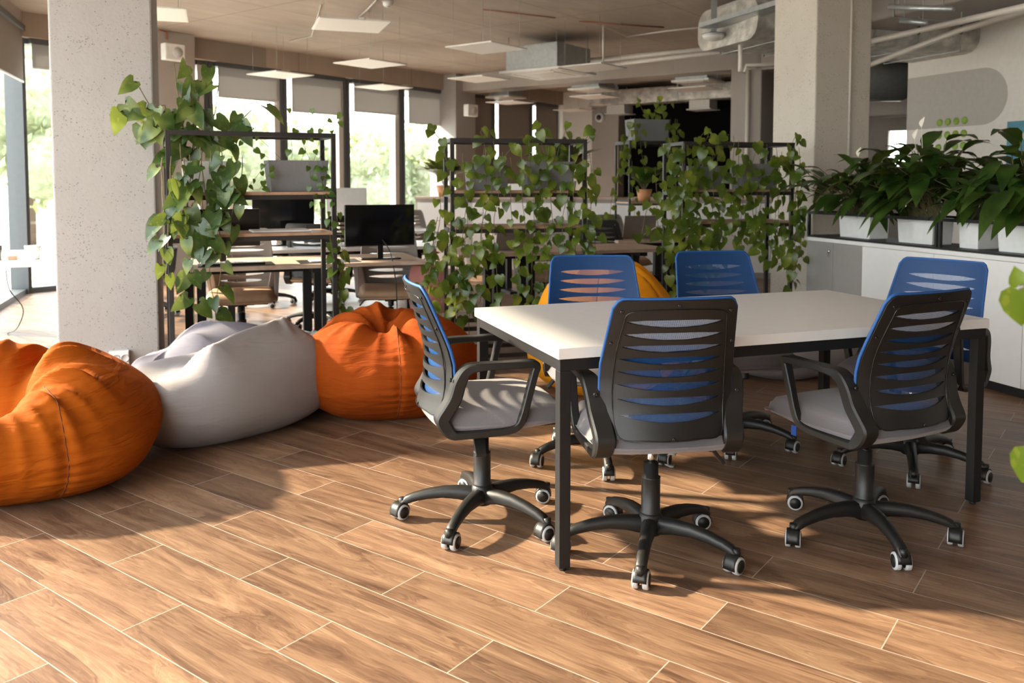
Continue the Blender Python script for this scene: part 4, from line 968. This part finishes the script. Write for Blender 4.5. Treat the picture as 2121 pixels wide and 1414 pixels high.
# ================================================================== DESKS AND WHAT STANDS ON THEM
def desk(a, b, depth, z, label, m='desk', legs=((.12,), (.88,)), style='T', th=.028, name='desk', cat='desk', group='office desks'):
    a = Vector(a); b = Vector(b); ex = (b-a).normalized(); ey = Vector((-ex.y, ex.x, 0)); L_ = (b-a).length
    o = empty(name, (a.x, a.y, 0)); tag(o, label, cat, group); T = frameT((0, 0, 0), ex, ey)
    mb = MB(); mb.box((0, 0, z-th), (L_, depth, z), T); mb.build('desktop', M[m], o, bevel=.002)
    for f in legs:
        x = f[0]*L_; mb = MB()
        if style == 'T':
            mb.box((x-.07, depth*.42, .03), (x-.01, depth*.42+.06, z-th), T); mb.box((x+.01, depth*.42, .03), (x+.07, depth*.42+.06, z-th), T); mb.box((x-.04, .06, 0), (x+.04, depth-.06, .03), T); mb.box((x-.035, .08, z-th-.04), (x+.035, depth-.08, z-th), T)
        else:
            q = .04; mb.box((x, .04, 0), (x+q, .04+q, z-th), T); mb.box((x, depth-.04-q, 0), (x+q, depth-.04, z-th), T); mb.box((x, .04, 0), (x+q, depth-.04, .03), T); mb.box((x, .04, z-th-.04), (x+q, depth-.04, z-th), T)
        mb.build('leg', M['steel'], o)
    mb = MB(); mb.box((legs[0][0]*L_, depth*.45, z-th-.05), (legs[-1][0]*L_, depth*.45+.03, z-th-.015), T); mb.build('crossbar', M['steel'], o)
    return frameT((a.x, a.y, z), ex, ey)
DZ = .72
d1a = Vector((-2.13, 5.56, 0)); d1b = Vector((-.60, 6.14, 0))
D1 = desk(d1a+Vector((0.0, .06, 0)), d1b+Vector((-.02, .06, 0)), .72, DZ, 'long light wooden desk behind the left rack, holding the black monitor', legs=((.02,), (.52,)))
# leg tower of the desk, wide double post as photographed
D2 = desk((-.42, 6.70, 0), (1.38, 7.34, 0), .70, DZ, 'brown wooden desk behind the middle rack', legs=((.20,), (.36,), (.88,)))
D3 = desk(D1 @ Vector((.15, 1.35, 0)), D1 @ Vector((2.4, 1.35, 0)), .75, DZ, 'white desk in the second row towards the windows', 'white', legs=((.1,), (.8,)))
DL = desk((-4.95, 5.45, 0), (-3.05, 6.12, 0), 1.36, DZ, 'white desk at the far left behind the big column', 'white', legs=((.2,), (.93,)), style='O')
D5 = desk((-.2, 9.6, 0), (2.2, 10.4, 0), .8, DZ, 'light desk far back behind the middle rack', legs=((.1,), (.9,)))
D6 = desk((-3.2, 9.2, 0), (-.9, 10.0, 0), .8, DZ, 'white desk in the third row close to the windows', 'white', legs=((.1,), (.9,)))
D7 = desk((1.0, 8.0, 0), (1.35+.45, 8.2, 0), .7, DZ+.02, 'small brown table with a laptop between the two overgrown racks', legs=((.1,), (.85,)))

def monitor(T, x, y, w_, h_, zb, label, rot=0, back='blkg', front='screen', group='monitors on the desks', wide=.22):
    o = empty('monitor', T @ Vector((x, y, 0))); ex = Vector((T[0][0], T[1][0], 0)); ang = math.atan2(ex.y, ex.x)+rot; o.rotation_euler = (0, 0, ang); tag(o, label, 'monitor', group)
    mb = MB(); mb.box((-w_/2, -.012, zb), (w_/2, .012, zb+h_)); sc_ = mb.build('housing', M[back], o, bevel=.003)
    mb = MB(); mb.box((-w_/2+.008, -.0135, zb+.014), (w_/2-.008, -.0125, zb+h_-.008)); mb.build('screen', M[front], o)
    mb = MB(); mb.box((-.022, -.012, .01), (.022, .012, zb+.05)); mb.build('neck', M[back], o, bevel=.004)
    mb = MB(); G = []
    mb.box((-wide, -.05, .0), (wide, .05, .012)); mb.build('stand', M[back], o, bevel=.005)
m1 = at(797, 540, 6.15); mm = D1.inverted() @ m1
monitor(D1, mm.x, .22, .52, .305, .10, 'black monitor on the desk right of the left rack, screen towards us', wide=.15)
mm = D1.inverted() @ at(462, 545, 5.9); monitor(D1, mm.x, .22, .50, .26, .125, 'black monitor behind the left rack with its screen towards us', wide=.12)
monitor(D3, .65, .5, .54, .32, .12, 'dark monitor on the white second row desk', back='blkg')
monitor(D6, 1.45, .3, .46, .36, .14, 'pale grey back of a monitor near the windows', back='lgreyp', front='lgreyp')
def slab(name, T, lo, hi, m, label, cat, bevel=.001, group=None):
    c = T @ Vector(((lo[0]+hi[0])/2, (lo[1]+hi[1])/2, lo[2])); o_ = MB(); ex = Vector((T[0][0], T[1][0], 0)); ey = Vector((T[0][1], T[1][1], 0))
    a, b = (hi[0]-lo[0])/2, (hi[1]-lo[1])/2; o_.box((-a, -b, 0), (a, b, hi[2]-lo[2]), frameT((0, 0, 0), ex, ey)); o = o_.build(name, M[m], bevel=bevel); o.location = c; return tag(o, label, cat, group)
slab('desk_pad', D1, (.05, .05, .001), (.55, .30, .004), 'blk', 'black desk pad under the keyboard behind the left rack', 'desk pad')
slab('desk_pad', D1, (.72, .06, .001), (1.15, .32, .004), 'blk', 'black desk pad right of the rack monitor stand', 'desk pad')
def keyboard(T, x, y, label):
    o = empty('keyboard', T @ Vector((x, y, .0045)), math.atan2(T[1][0], T[0][0])); tag(o, label, 'keyboard'); mb = MB(); mb.box((-.21, -.065, 0), (.21, .065, .012)); mb.build('case', M['blk'], o, bevel=.003)
    mb = MB()
    for r in range(5):
        for k in range(15): mb.box((-.205+k*.0273, -.06+r*.0245, .012), (-.205+k*.0273+.023, -.06+r*.0245+.020, .017))
    mb.build('keys', M['whitep'], o)
keyboard(D1, .28, .17, 'keyboard with pale keys on the desk behind the left rack')
slab('notebook', D1, (.80, .12, .005), (.98, .26, .012), 'paper', 'open white notebook on the desk behind the left rack', 'notebook')
slab('paper_stack', T1, (.50, .08, .976), (.86, .30, .986), 'paper', 'sheets of paper on the lower shelf of the left rack', 'paper')
def laptop(T, x, y, label, rot=0, m='laptop', w_=.33):
    o = empty('laptop', T @ Vector((x, y, .001)), math.atan2(T[1][0], T[0][0])+rot); tag(o, label, 'laptop'); mb = MB(); mb.box((-w_/2, -.11, 0), (w_/2, .12, .015)); mb.build('keyboard_deck', M[m], o, bevel=.003)
    mb = MB(); mb.box((-w_/2, -.004, 0), (w_/2, .004, .22), Matrix.Translation((0, -.11, .015)) @ Matrix.Rotation(.28, 4, 'X')); mb.build('lid', M[m], o, bevel=.003)
laptop(D7, .28, .30, 'open laptop with a brown grey lid on the small table between the racks')
laptop(D2, .55, .35, 'open laptop on the desk behind the middle rack')
laptop(D3, 1.25, .3, 'open laptop on the white second row desk', rot=.4)
def mug(loc, label, r=.04, h=.095, m='whitep', group='mugs'):
    o = empty('mug', loc); tag(o, label, 'mug', group); mb = MB(); mb.lathe([(0, .003), (r*.78, .0), (r*.85, .004), (r, h), (r*.9, h), (r*.76, .008), (0, .008)], 24); mb.build('cup', M[m], o)
    mb = MB(); mb.tube([(r*.9, 0, h*.8), (r*1.5, 0, h*.75), (r*1.6, 0, h*.4), (r*.85, 0, h*.25)], .005, 6); mb.build('handle', M[m], o)
mug(D7 @ Vector((.62, .10, .001)), 'white mug on the small table between the racks')
mug(DL @ Vector((1.60, .35, .001)), 'white mug on the desk at the far left', .055, .10)
slab('charger', D7, (.44, .08, .001), (.52, .15, .09), 'whitep', 'white plug charger with a cable on the small table', 'charger', .004)
mb = MB(); q = D7 @ Vector((.48, .11, .08)); mb.tube(smooth_path([q, q+Vector((0, 0, .05)), q+Vector((-.06, -.02, .03)), q+Vector((-.14, 0, -.02)), q+Vector((-.2, .02, -.075))], 5), .004, 6); tag(mb.build('charging_cable', M['whitep']), 'white charging cable curling from the plug to the laptop', 'cable')
slab('bottle', DL, (1.36, .30, .001), (1.40, .36, .11), 'blkg', 'black box beside the mug on the far left desk', 'box', .004)
slab('coaster', DL, (1.44, .32, .001), (1.50, .38, .03), 'shelfw', 'small brown box beside the mug on the far left desk', 'box', .004)
mb = MB(); q0 = at(12, 560, 6.3); mb.tube(smooth_path([q0, at(20, 600, 6.5), at(48, 640, 6.7), at(35, 680, 6.9), Vector((at(16, 694, 7.2).x, 7.2, .006))], 6), .004, 6); tag(mb.build('desk_cable', M['cable']), 'thin black cable hanging under the far left desk', 'cable')
mb = MB(); mb.tube(smooth_path([D1 @ Vector((1.33, .24, .16)), D1 @ Vector((1.36, .06, .06)), D1 @ Vector((1.38, -.02, -.15)), D1 @ Vector((1.40, .02, -.42)), D1 @ Vector((1.46, .2, -.60))], 6), .004, 6); tag(mb.build('monitor_cable', M['cable']), 'black cable hanging from the monitor over the desk edge', 'cable')

# chairs of the office behind
tan = make_chair('office_chair', (M['greypl'], M['blk']), M['greymesh'], M['seatb'], M['greypl'])
def far_chair(src, c, f, b, l, first=False): return place_chair(src, c, f, b, l, 'office chairs behind the racks', first=first)
far_chair(tan, (-2.02, 6.33), -76, 20, 'grey chair with a tan seat tucked under the desk behind the left rack', True)
far_chair(tan, (-.95, 6.62), -80, 40, 'grey chair with a tan seat under the desk with the black monitor')
far_chair(tan, (1.15, 9.1), -60, 10, 'grey chair between the two overgrown racks, back towards the wall')
far_chair(tan, (.30, 7.75), -100, 10, 'grey chair with a tan seat behind the middle rack')
far_chair(tan, (-1.2, 10.6), -60, 10, 'pale grey chair at the third row desk near the column')
blk = make_chair('office_chair', (M['blk'], M['blk']), M['blkmesh'], M['seatb'], M['blk'])
far_chair(blk, (-1.72, 7.6), 80, 25, 'black chair seen from behind through the left rack', True)
far_chair(blk, (-2.6, 8.9), 60, 15, 'black chair close to the windows, seen through the left rack')
far_chair(blk, (-1.95, 9.3), 130, 5, 'black slatted chair near the window post above the planter')
far_chair(blk, (.95, 8.35), 60, 0, 'black chair right of the middle rack')
far_chair(blk, (-3.55, 8.2), 100, 0, 'black chair behind the big left column')

# low white lockers behind the middle rack
tl = farpt(1000)
for i in range(7):
    a = Vector((-1.35, 11.9, 0))+Vector((.803, -.10, 0))*(i*.86)
    o = empty('locker', (a.x, a.y, 0)); tag(o, 'low white locker far behind the racks, %s from the left' % ('first', 'second', 'third', 'fourth', 'fifth', 'sixth', 'seventh')[i], 'locker', 'white lockers at the back')
    ex_ = Vector((.803, -.10, 0)).normalized(); T = frameT((0, 0, 0), ex_, Vector((-ex_.y, ex_.x, 0)))
    mb = MB(); mb.box((0, .02, 0), (.84, .42, 1.05), T); mb.build('body', M['wallg'], o)
    mb = MB(); mb.box((.03, 0, .08), (.81, .02, 1.0), T); d = mb.build('door', M['white'], o)
    mb = MB(); mb.box((-.01, -.01, 1.05), (.86, .43, 1.08), T); mb.build('top_board', M['desk'], o)
potted((.75, 11.75, 1.08), 'leafy plant in a white box on the far lockers, right of the middle rack', 44, .62, .14, .22, 'whitep', 'lance', 9, lm='lily', wd=1.2, spread=.6)
potted((-.95, 11.8+.25, 1.08), 'plant pot on the far lockers, left of the middle rack', 26, .5, .12, .16, 'terra', 'heart', 10, lm='pothos', spread=.9)
slab('storage_box', frameT((-.2, 11.85, 1.081), (1, -.12, 0), (.12, 1, 0)), (0, 0, 0), (.35, .25, .18), 'whitep', 'white box standing on the far lockers behind the middle rack', 'box')
# pink bag hanging by the desk, felt roll under the chair
o = MB(); G = []
for i in range(9):
    t_ = i/8; wd = .13+.03*math.sin(t_*3); G.append([Vector((wd*math.cos(a), .06*math.sin(a)*(1+.3*math.sin(3*a)), -.36*t_)) for a in np.linspace(0, 2*PI, 20, endpoint=False)])
o.grid(G, cv=True); o.add(G[-1], [tuple(range(20))]); q = at(888, 562, 6.45); o.tube([(-.08, 0, 0), (-.03, 0, .05), (.03, 0, .05), (.08, 0, 0)], .006, 6); o = o.build('cloth_bag', M['pink']); o.location = (q.x, q.y, .66); tag(o, 'pink cloth bag hanging beside the desk left of the middle rack', 'bag')
t = empty('pedal_roll', fl(1392, 965)); bpy.data.objects.remove(t)
q = fl(1392, 966); mb = MB(); G = []
for i in range(15):
    a = -1.9+4.1*i/14; G.append([Vector((x, .030*math.cos(a), .031+.030*math.sin(a))) for x in (-.02, .02)])
mb.grid(G); o = mb.build('felt_strip', M['felt'], solid=.004); o.location = (q.x, q.y, .002); o.rotation_euler = (0, 0, R_(72)); tag(o, 'curled strip of grey felt lying on the floor under the near chair', 'felt strip')

# ================================================================== CEILING THINGS
def light_panel(c, ang, label, z=2.65, s_=.6):
    o = empty('ceiling_light', (c[0], c[1], z), R_(ang)); tag(o, label, 'ceiling light', 'square hanging light panels')
    h = s_/2; mb = MB(); mb.box((-h, -h, 0), (h, h, .012)); mb.build('panel', M['whitem'], o, bevel=.002)
    mb = MB(); mb.box((-h+.012, -h+.012, -.0015), (h-.012, h-.012, 0)); mb.build('diffuser', M['panel'], o)
    for sx in (-1, 1):
        for sy in (-1, 1):
            mb = MB(); mb.tube([(sx*(h-.06), sy*(h-.06), .012), (sx*(h-.06), sy*(h-.06), CEIL-z)], .002, 4); mb.build('wire', M['galv'], o)
for c, a, l in [((-1.41, 7.53), 19, 'square light panel nearest the camera, left of centre'), ((-1.64, 9.97), 53, 'square light panel over the black monitor desk, below the first one'),
    ((-.26, 8.80), 53, 'square light panel hanging left of the air conditioner'), ((-.44, 11.45), 53, 'square light panel below and left of the air conditioner'), ((.965, 10.3), 53, 'square light panel right of the air conditioner'),
    ((-1.86, 12.45), 53, 'light panel before the windows near the middle column'), ((-2.96, 11.0), 53, 'light panel before the window blinds right of the speaker column'),
    ((-2.95, 7.0), 19, 'light panel half hidden behind the big left column')]:
    light_panel(c, a, l)
for px, py, l in [(1232, 201, 'far light panel left of the dark doorway'), (1440, 185, 'far light panel above the dark doorway'), (1056, 213, 'far light panel before the brown blinds'), (1190, 229, 'farthest light panel near the pale wall')]:
    q = fl(px, py, 2.65); light_panel((q.x, q.y), 53, l)
# air conditioners
def cassette(px, py, z, s_, label, ang=53.4, body=True, hang=True, bh=.30):
    q = fl(px, py, z); o = empty('air_conditioner', (q.x, q.y, z), R_(ang)); tag(o, label, 'air conditioner', 'ceiling air conditioners')
    h = s_/2; mb = MB(); mb.box((-h, -h, 0), (h, h, .035)); mb.build('grille_panel', M['whitem'], o, bevel=.006)
    mb = MB()
    for k in range(4):
        T = Matrix.Rotation(k*PI/2, 4, 'Z'); mb.box((-h*.65, -h*.86, -.004), (h*.65, -h*.74, 0), T)
    mb.box((-h*.55, -h*.55, -.005), (h*.55, h*.55, 0)); mb.build('louvres', M['pipe'], o)
    mb = MB(); mb.box((-h*.86, -h*.86, .035), (h*.86, h*.86, .035+bh)); mb.build('body', M['galv'], o, bevel=.01)
    mb = MB()
    for sx in (-1, 1):
        for sy in (-1, 1): mb.tube([(sx*h*.8, sy*h*.8, .2), (sx*h*.8, sy*h*.8, CEIL-z)], .006, 6)
    mb.build('hanger_rods', M['galv'], o)
cassette(1136, 155, 2.72, .95, 'large grey ceiling air conditioner with a white grille, centre top', bh=.32)
cassette(1228, 188, 2.82, .62, 'small ceiling air conditioner above the far light panel', bh=.2)
cassette(1446, 172, 2.82, .62, 'small ceiling air conditioner over the dark doorway', bh=.2)
cassette(1048, 204, 2.82, .55, 'small ceiling air conditioner before the brown blinds', bh=.2)
def pipe(pts, r, m, label, name='pipe', group='ceiling pipes', cat='pipe', k=1):
    P_ = [Vector(p) for p in pts]; o = P_[0].copy(); mb = MB(); mb.tube([p-o for p in (smooth_path(P_, k) if k > 1 else P_)], r, 10); ob = mb.build(name, M[m]); ob.location = o; return tag(ob, label, cat, group)
pipe([fl(1205, 127, 2.95), fl(1505, 98, 2.95)], .035, 'pipe', 'upper of two white pipes running to the right from the air conditioner')
pipe([fl(1258, 134, 2.88), fl(1512, 106, 2.88)], .030, 'pipe', 'lower of two white pipes running to the right from the air conditioner')
pipe([fl(416, 96, 3.13), fl(650, 131, 3.13), fl(888, 162, 3.13)], .022, 'red', 'dark red pipe along the ceiling before the windows')
pipe([fl(330, 62, 3.17), fl(345, 66, 3.17), at(346, 92, 11.0)], .012, 'red', 'orange red conduit down to the wall speaker', 'conduit')
pipe([fl(1200, 45, 3.19), fl(1375, 57, 3.19)], .008, 'red', 'thin red conduit on the ceiling right of centre', 'conduit')
pipe([fl(600, 85, 3.19), fl(645, 75, 3.19), fl(665, 10, 3.19)], .007, 'pipe', 'thin pale cable fixed on the ceiling by the nearest light panel', 'conduit')
q = fl(1460, 56, 3.17); pipe([fl(1249, 130, 2.67), fl(1249, 130, 2.67)+Z*.42, fl(1300, 76, 3.17), fl(1380, 64, 3.17), q], .010, 'pipe', 'thin white cable looping from the light panel to the cable tray', 'conduit', k=1)
pipe([fl(755, 38, 2.67), fl(742, 38, 3.17), fl(780, 0, 3.17)], .012, 'pipe', 'white cable from the nearest light panel up to the ceiling', 'conduit')
pipe([fl(1000, 20, 3.19), fl(1150, 37, 3.19)], .006, 'red', 'thin ceiling conduit above the air conditioner', 'conduit')
# ducts on the right
dd = Vector((2.22, 8.95, 0)); TD = frameT(dd, E, P)
def rduct(T, L_, hw, z0, z1, label, m='duct', bands=3, rc=.10, name='air_duct', group='air ducts'):
    o = empty(name, T @ Vector((0, 0, z0))); tag(o, label, 'duct', group); T0 = T.copy(); T0.translation = Vector((0, 0, 0)); h = z1-z0
    G = []
    for x in ([0, .0]+[L_*i/10 for i in range(11)]):
        f = 1; ring = []
        for (cx, cy, a0) in ((hw-rc, h-rc, 0), (-hw+rc, h-rc, PI/2), (-hw+rc, rc, PI), (hw-rc, rc, 1.5*PI)):
            for k in range(5): a = a0+PI/2*k/4; ring.append(T0 @ Vector((x, cx+rc*math.cos(a), cy+rc*math.sin(a))))
        G.append(ring)
    mb = MB(); mb.grid(G, cv=True); mb.add(G[0], [tuple(range(20))]); mb.add(G[-1], [tuple(range(20))]); mb.build('sleeve', M[m], o)
    mb = MB()
    for i in range(bands):
        x = L_*(i+.5)/bands; e_ = .006
        mb = MB(); mb.box((x, -hw-e_, -e_), (x+.02, -hw, h+.1), T0); mb.box((x, hw, -e_), (x+.02, hw+e_, h+.1), T0); mb.box((x, -hw-e_, -e_), (x+.02, hw+e_, 0), T0); mb.build('hanger_band', M['galv'], o)
rduct(TD, 3.4, .55, 2.70, 3.13, 'wide foil wrapped duct going behind the right concrete column', bands=6, rc=.17)
rduct(frameT(F0+FD*(t1+.15)-U*.45, FD, U), 3.9, .20, 2.80, 3.10, 'pale rectangular duct above the dark doorway', bands=3, rc=.03)
for px, l in ((1305, 'left white air diffuser under the far duct'), (1474, 'right white air diffuser under the far duct')):
    s_ = farpt(px); c = F0+FD*s_-U*.45; mb = MB(); mb.box((-.20, -.18, -.16), (.20, .18, 0), frameT((0, 0, 0), FD, U)); mb.box((-.24, -.22, -.18), (.24, .22, -.16), frameT((0, 0, 0), FD, U)); o = mb.build('air_diffuser', M['whitem'], bevel=.004); o.location = c+Z*2.80; tag(o, l, 'air diffuser', 'white air diffusers')
# round lamp and cable tray
q = at(1478, 76, 9.0); o = empty('ceiling_lamp', (q.x, q.y, q.z)); tag(o, 'round white ceiling lamp hanging at the end of the cable tray', 'ceiling lamp')
mb = MB(); mb.lathe([(0, -.045), (.06, -.038), (.10, -.018), (.115, .0), (.115, .012)], 28); mb.build('diffuser', M['whitem'], o)
mb = MB(); mb.lathe([(.12, .005), (.12, .03), (.05, .045), (.03, .05)], 28); mb.build('rim', M['galv'], o); mb = MB(); mb.box((-.03, -.01, .045), (.03, .01, CEIL-q.z)); mb.build('bracket', M['galv'], o)
a, b = at(1462, 60, 9.0), at(1640, 8, 8.0); d_ = (b-a); mb = MB(); n_ = Vector((-d_.y, d_.x, 0)).normalized()
mb.box((0, -.10, 0), (d_.length, -.09, .05), frameT((0, 0, 0), d_.normalized(), n_, d_.normalized().cross(n_))); mb.box((0, .09, 0), (d_.length, .10, .05), frameT((0, 0, 0), d_.normalized(), n_, d_.normalized().cross(n_))); mb.box((0, -.1, 0), (d_.length, .1, .004), frameT((0, 0, 0), d_.normalized(), n_, d_.normalized().cross(n_)))
o = mb.build('cable_tray', M['galv']); o.location = a; tag(o, 'steel cable tray slanting up towards the right column', 'cable tray')
pipe([Vector((*at(1533, 112, 8.9).xy, 2.74)), at(1533, 148, 8.9), at(1542, 150, 8.9), at(1545, 136, 8.9), at(1640, 134, 8.9)], .022, 'pipe', 'white drain pipe with an elbow below the foil duct')
pipe([Vector((at(1550, 140, 12.15).x, 12.15, 2.86)), Vector((at(1550, 140, 12.15).x, 12.15, .2))], .03, 'pipe', 'white vertical pipe on the column behind the right rack', 'conduit')
# conduit on the right column
ccon = cr+E*.345-P*.018
pipe([ccon+Z*CEIL, ccon+Z*1.36], .010, 'pipe', 'thin white conduit running down the right column', 'conduit', 'conduits on columns')
o = MB(); o.box((-.05, -.03, -.04), (.05, .012, .04), frameT((0, 0, 0), E, P)); o = o.build('junction_box', M['lgreyp'], bevel=.004); o.location = ccon+Z*1.33; tag(o, 'pale junction box at the foot of the column conduit', 'junction box')
# upper right pipes and fittings
pipe([at(1797, 87, 8.9), at(1905, 63, 8.2), at(2150, 8, 6.4)], .028, 'pipe', 'upper sprinkler pipe crossing in front of the mural wall')
pipe([at(1797, 136, 9.4), at(1990, 62, 8.0), at(2150, 16, 6.9)], .028, 'pipe', 'lower sprinkler pipe crossing in front of the mural wall')
for px, py, Y, l in ((1903, 63, 8.2, 'left'), (1991, 62, 8.0, 'right')):
    q = at(px, py, Y); o = empty('pipe_hanger', q); tag(o, '%s steel ring hanger holding a sprinkler pipe at the top right' % l, 'pipe hanger', 'pipe hangers')
    mb = MB(); mb.tube([(0, .036*math.cos(a), .036*math.sin(a)) for a in np.linspace(0, 2*PI, 14, endpoint=False)], .006, 6, closed=True); mb.build('ring', M['blk'], o); mb = MB(); mb.tube([(0, 0, .036), (0, 0, CEIL-q.z)], .004, 5); mb.build('rod', M['galv'], o)
rduct(frameT(Vector((3.72, 9.05, 0)), WD, -WN), 6.0, .38, 2.86, 3.12, 'pale rectangular duct along the mural wall at the top right', 'beam', bands=4, rc=.03)
for px0, py0, px1, py1, Y0, Y1, l in ((1842, 14, 1975, 19, 7.0, 6.5, 'upper'), (1865, 42, 1920, 48, 7.4, 7.2, 'lower')):
    a, b = at(px0, py0, Y0), at(px1, py1, Y1); pipe([a, b], .022, 'galv', '%s grey mounting rail under the duct at the top right' % l, 'mounting_rail', 'mounting rails', 'rail')
    for q in (a.lerp(b, .15), a.lerp(b, .85)):
        mb = MB(); mb.tube([q-a, (q.x-a.x, q.y-a.y, CEIL-a.z)], .005, 5); mb.build('rod', M['galv'], bpy.data.objects[[x.name for x in COL.objects if x.name.startswith('mounting_rail')][-1]])
# things in the gap between right column and mural wall
rduct(frameT(Vector((4.9, 13.2, 0)), FD, U), 3.0, .25, 2.05+.2, 2.05+.45, 'brown box duct low in the dark gap behind the right column', 'beam', bands=1, rc=.03)
o = empty('flexible_duct', Vector((4.75, 11.4, 2.62))); tag(o, 'silver round duct end in the gap behind the right column', 'duct', 'air ducts'); mb = MB(); mb.lathe([(.02, -.5), (.25, -.5), (.27, -.45), (.27, .4), (.22, .5)], 28, T=frameT((0, 0, 0), (0, 0, 1), (0, -1, 0), (1, 0, 0))); mb.build('sleeve', M['galv'], o)
mb = MB(); mb.tube([(0, 0, .25), (0, 0, CEIL-2.62)], .006, 5); mb.build('hanger_rod', M['galv'], o)
# smoke detector, speakers, dome camera, socket box
q = fl(803, 12, 3.15); o = empty('smoke_detector', (q.x, q.y, CEIL)); tag(o, 'small white smoke detector on the ceiling right of the nearest light panel', 'smoke detector'); mb = MB(); mb.lathe([(0, -.06), (.04, -.055), (.055, -.03), (.06, 0)], 20); mb.build('housing', M['whitep'], o); mb = MB(); mb.lathe([(.028, -.062), (.028, -.058)], 14); mb.build('sensor', M['galv'], o)
def speaker(px, py, Y, n, label, s_=.27):
    q = at(px, py, Y); q = Vector(q); o = empty('wall_speaker', q, math.atan2(n.y, n.x)+PI/2); tag(o, label, 'speaker', 'white wall speakers')
    mb = MB(); mb.box((-s_/2, -.09, -s_*.38), (s_/2, .02, s_*.38)); mb.build('case', M['whitep'], o, bevel=.012)
    mb = MB(); mb.lathe([(s_*.24, 0), (s_*.24, .006), (0, .008)], 24, T=frameT((s_*.12, -.09, 0), (1, 0, 0), (0, 0, 1), (0, -1, 0))); mb.build('grille', M['lgreyp'], o)
speaker(355, 109, 10.70, NV, 'white wall speaker on the column behind the left rack')
speaker(972, 229, 14.95, NV, 'small white speaker on the side of the middle column')
q = F0+FD*farpt(1256)-U*.28+Z*at(1256, 246, 17.9).z; o = empty('dome_camera', q); tag(o, 'small white dome camera on the far pier', 'camera'); TT = frameT((0, 0, 0), FD, Z, -U); mb = MB(); mb.lathe([(.10, -.03), (.10, .03), (.07, .045)], 20, T=TT); mb.build('mount', M['whitep'], o); mb = MB(); mb.lathe([(.06, .04), (.05, .07), (0, .085)], 20, T=TT); mb.build('lens_dome', M['blkg'], o)
def colpt(px, py):  # on front face of left column
    d = _dir(px, py); n = -P; t = (cl-Vector((0, 0, CAMH))).dot(n)/d.dot(n); return d*t+Vector((0, 0, CAMH))
q = colpt(249, 739); o = empty('socket_box', q, EA); tag(o, 'white electrical socket box low on the left concrete column', 'socket'); mb = MB(); mb.box((-.06, -.05, -.05), (.055, 0, .045)); mb.build('box', M['whitep'], o, bevel=.004)
mb = MB(); mb.lathe([(.024, 0), (.026, .004), (.020, .004), (.019, -.004), (0, -.004)], 20, T=frameT((-.02, -.051, .0), (1, 0, 0), (0, 0, 1), (0, -1, 0))); mb.lathe([(.024, 0), (.026, .004), (.020, .004), (.019, -.004), (0, -.004)], 20, T=frameT((.032, -.051, .0), (1, 0, 0), (0, 0, 1), (0, -1, 0))); mb.build('socket_face', M['lgreyp'], o)
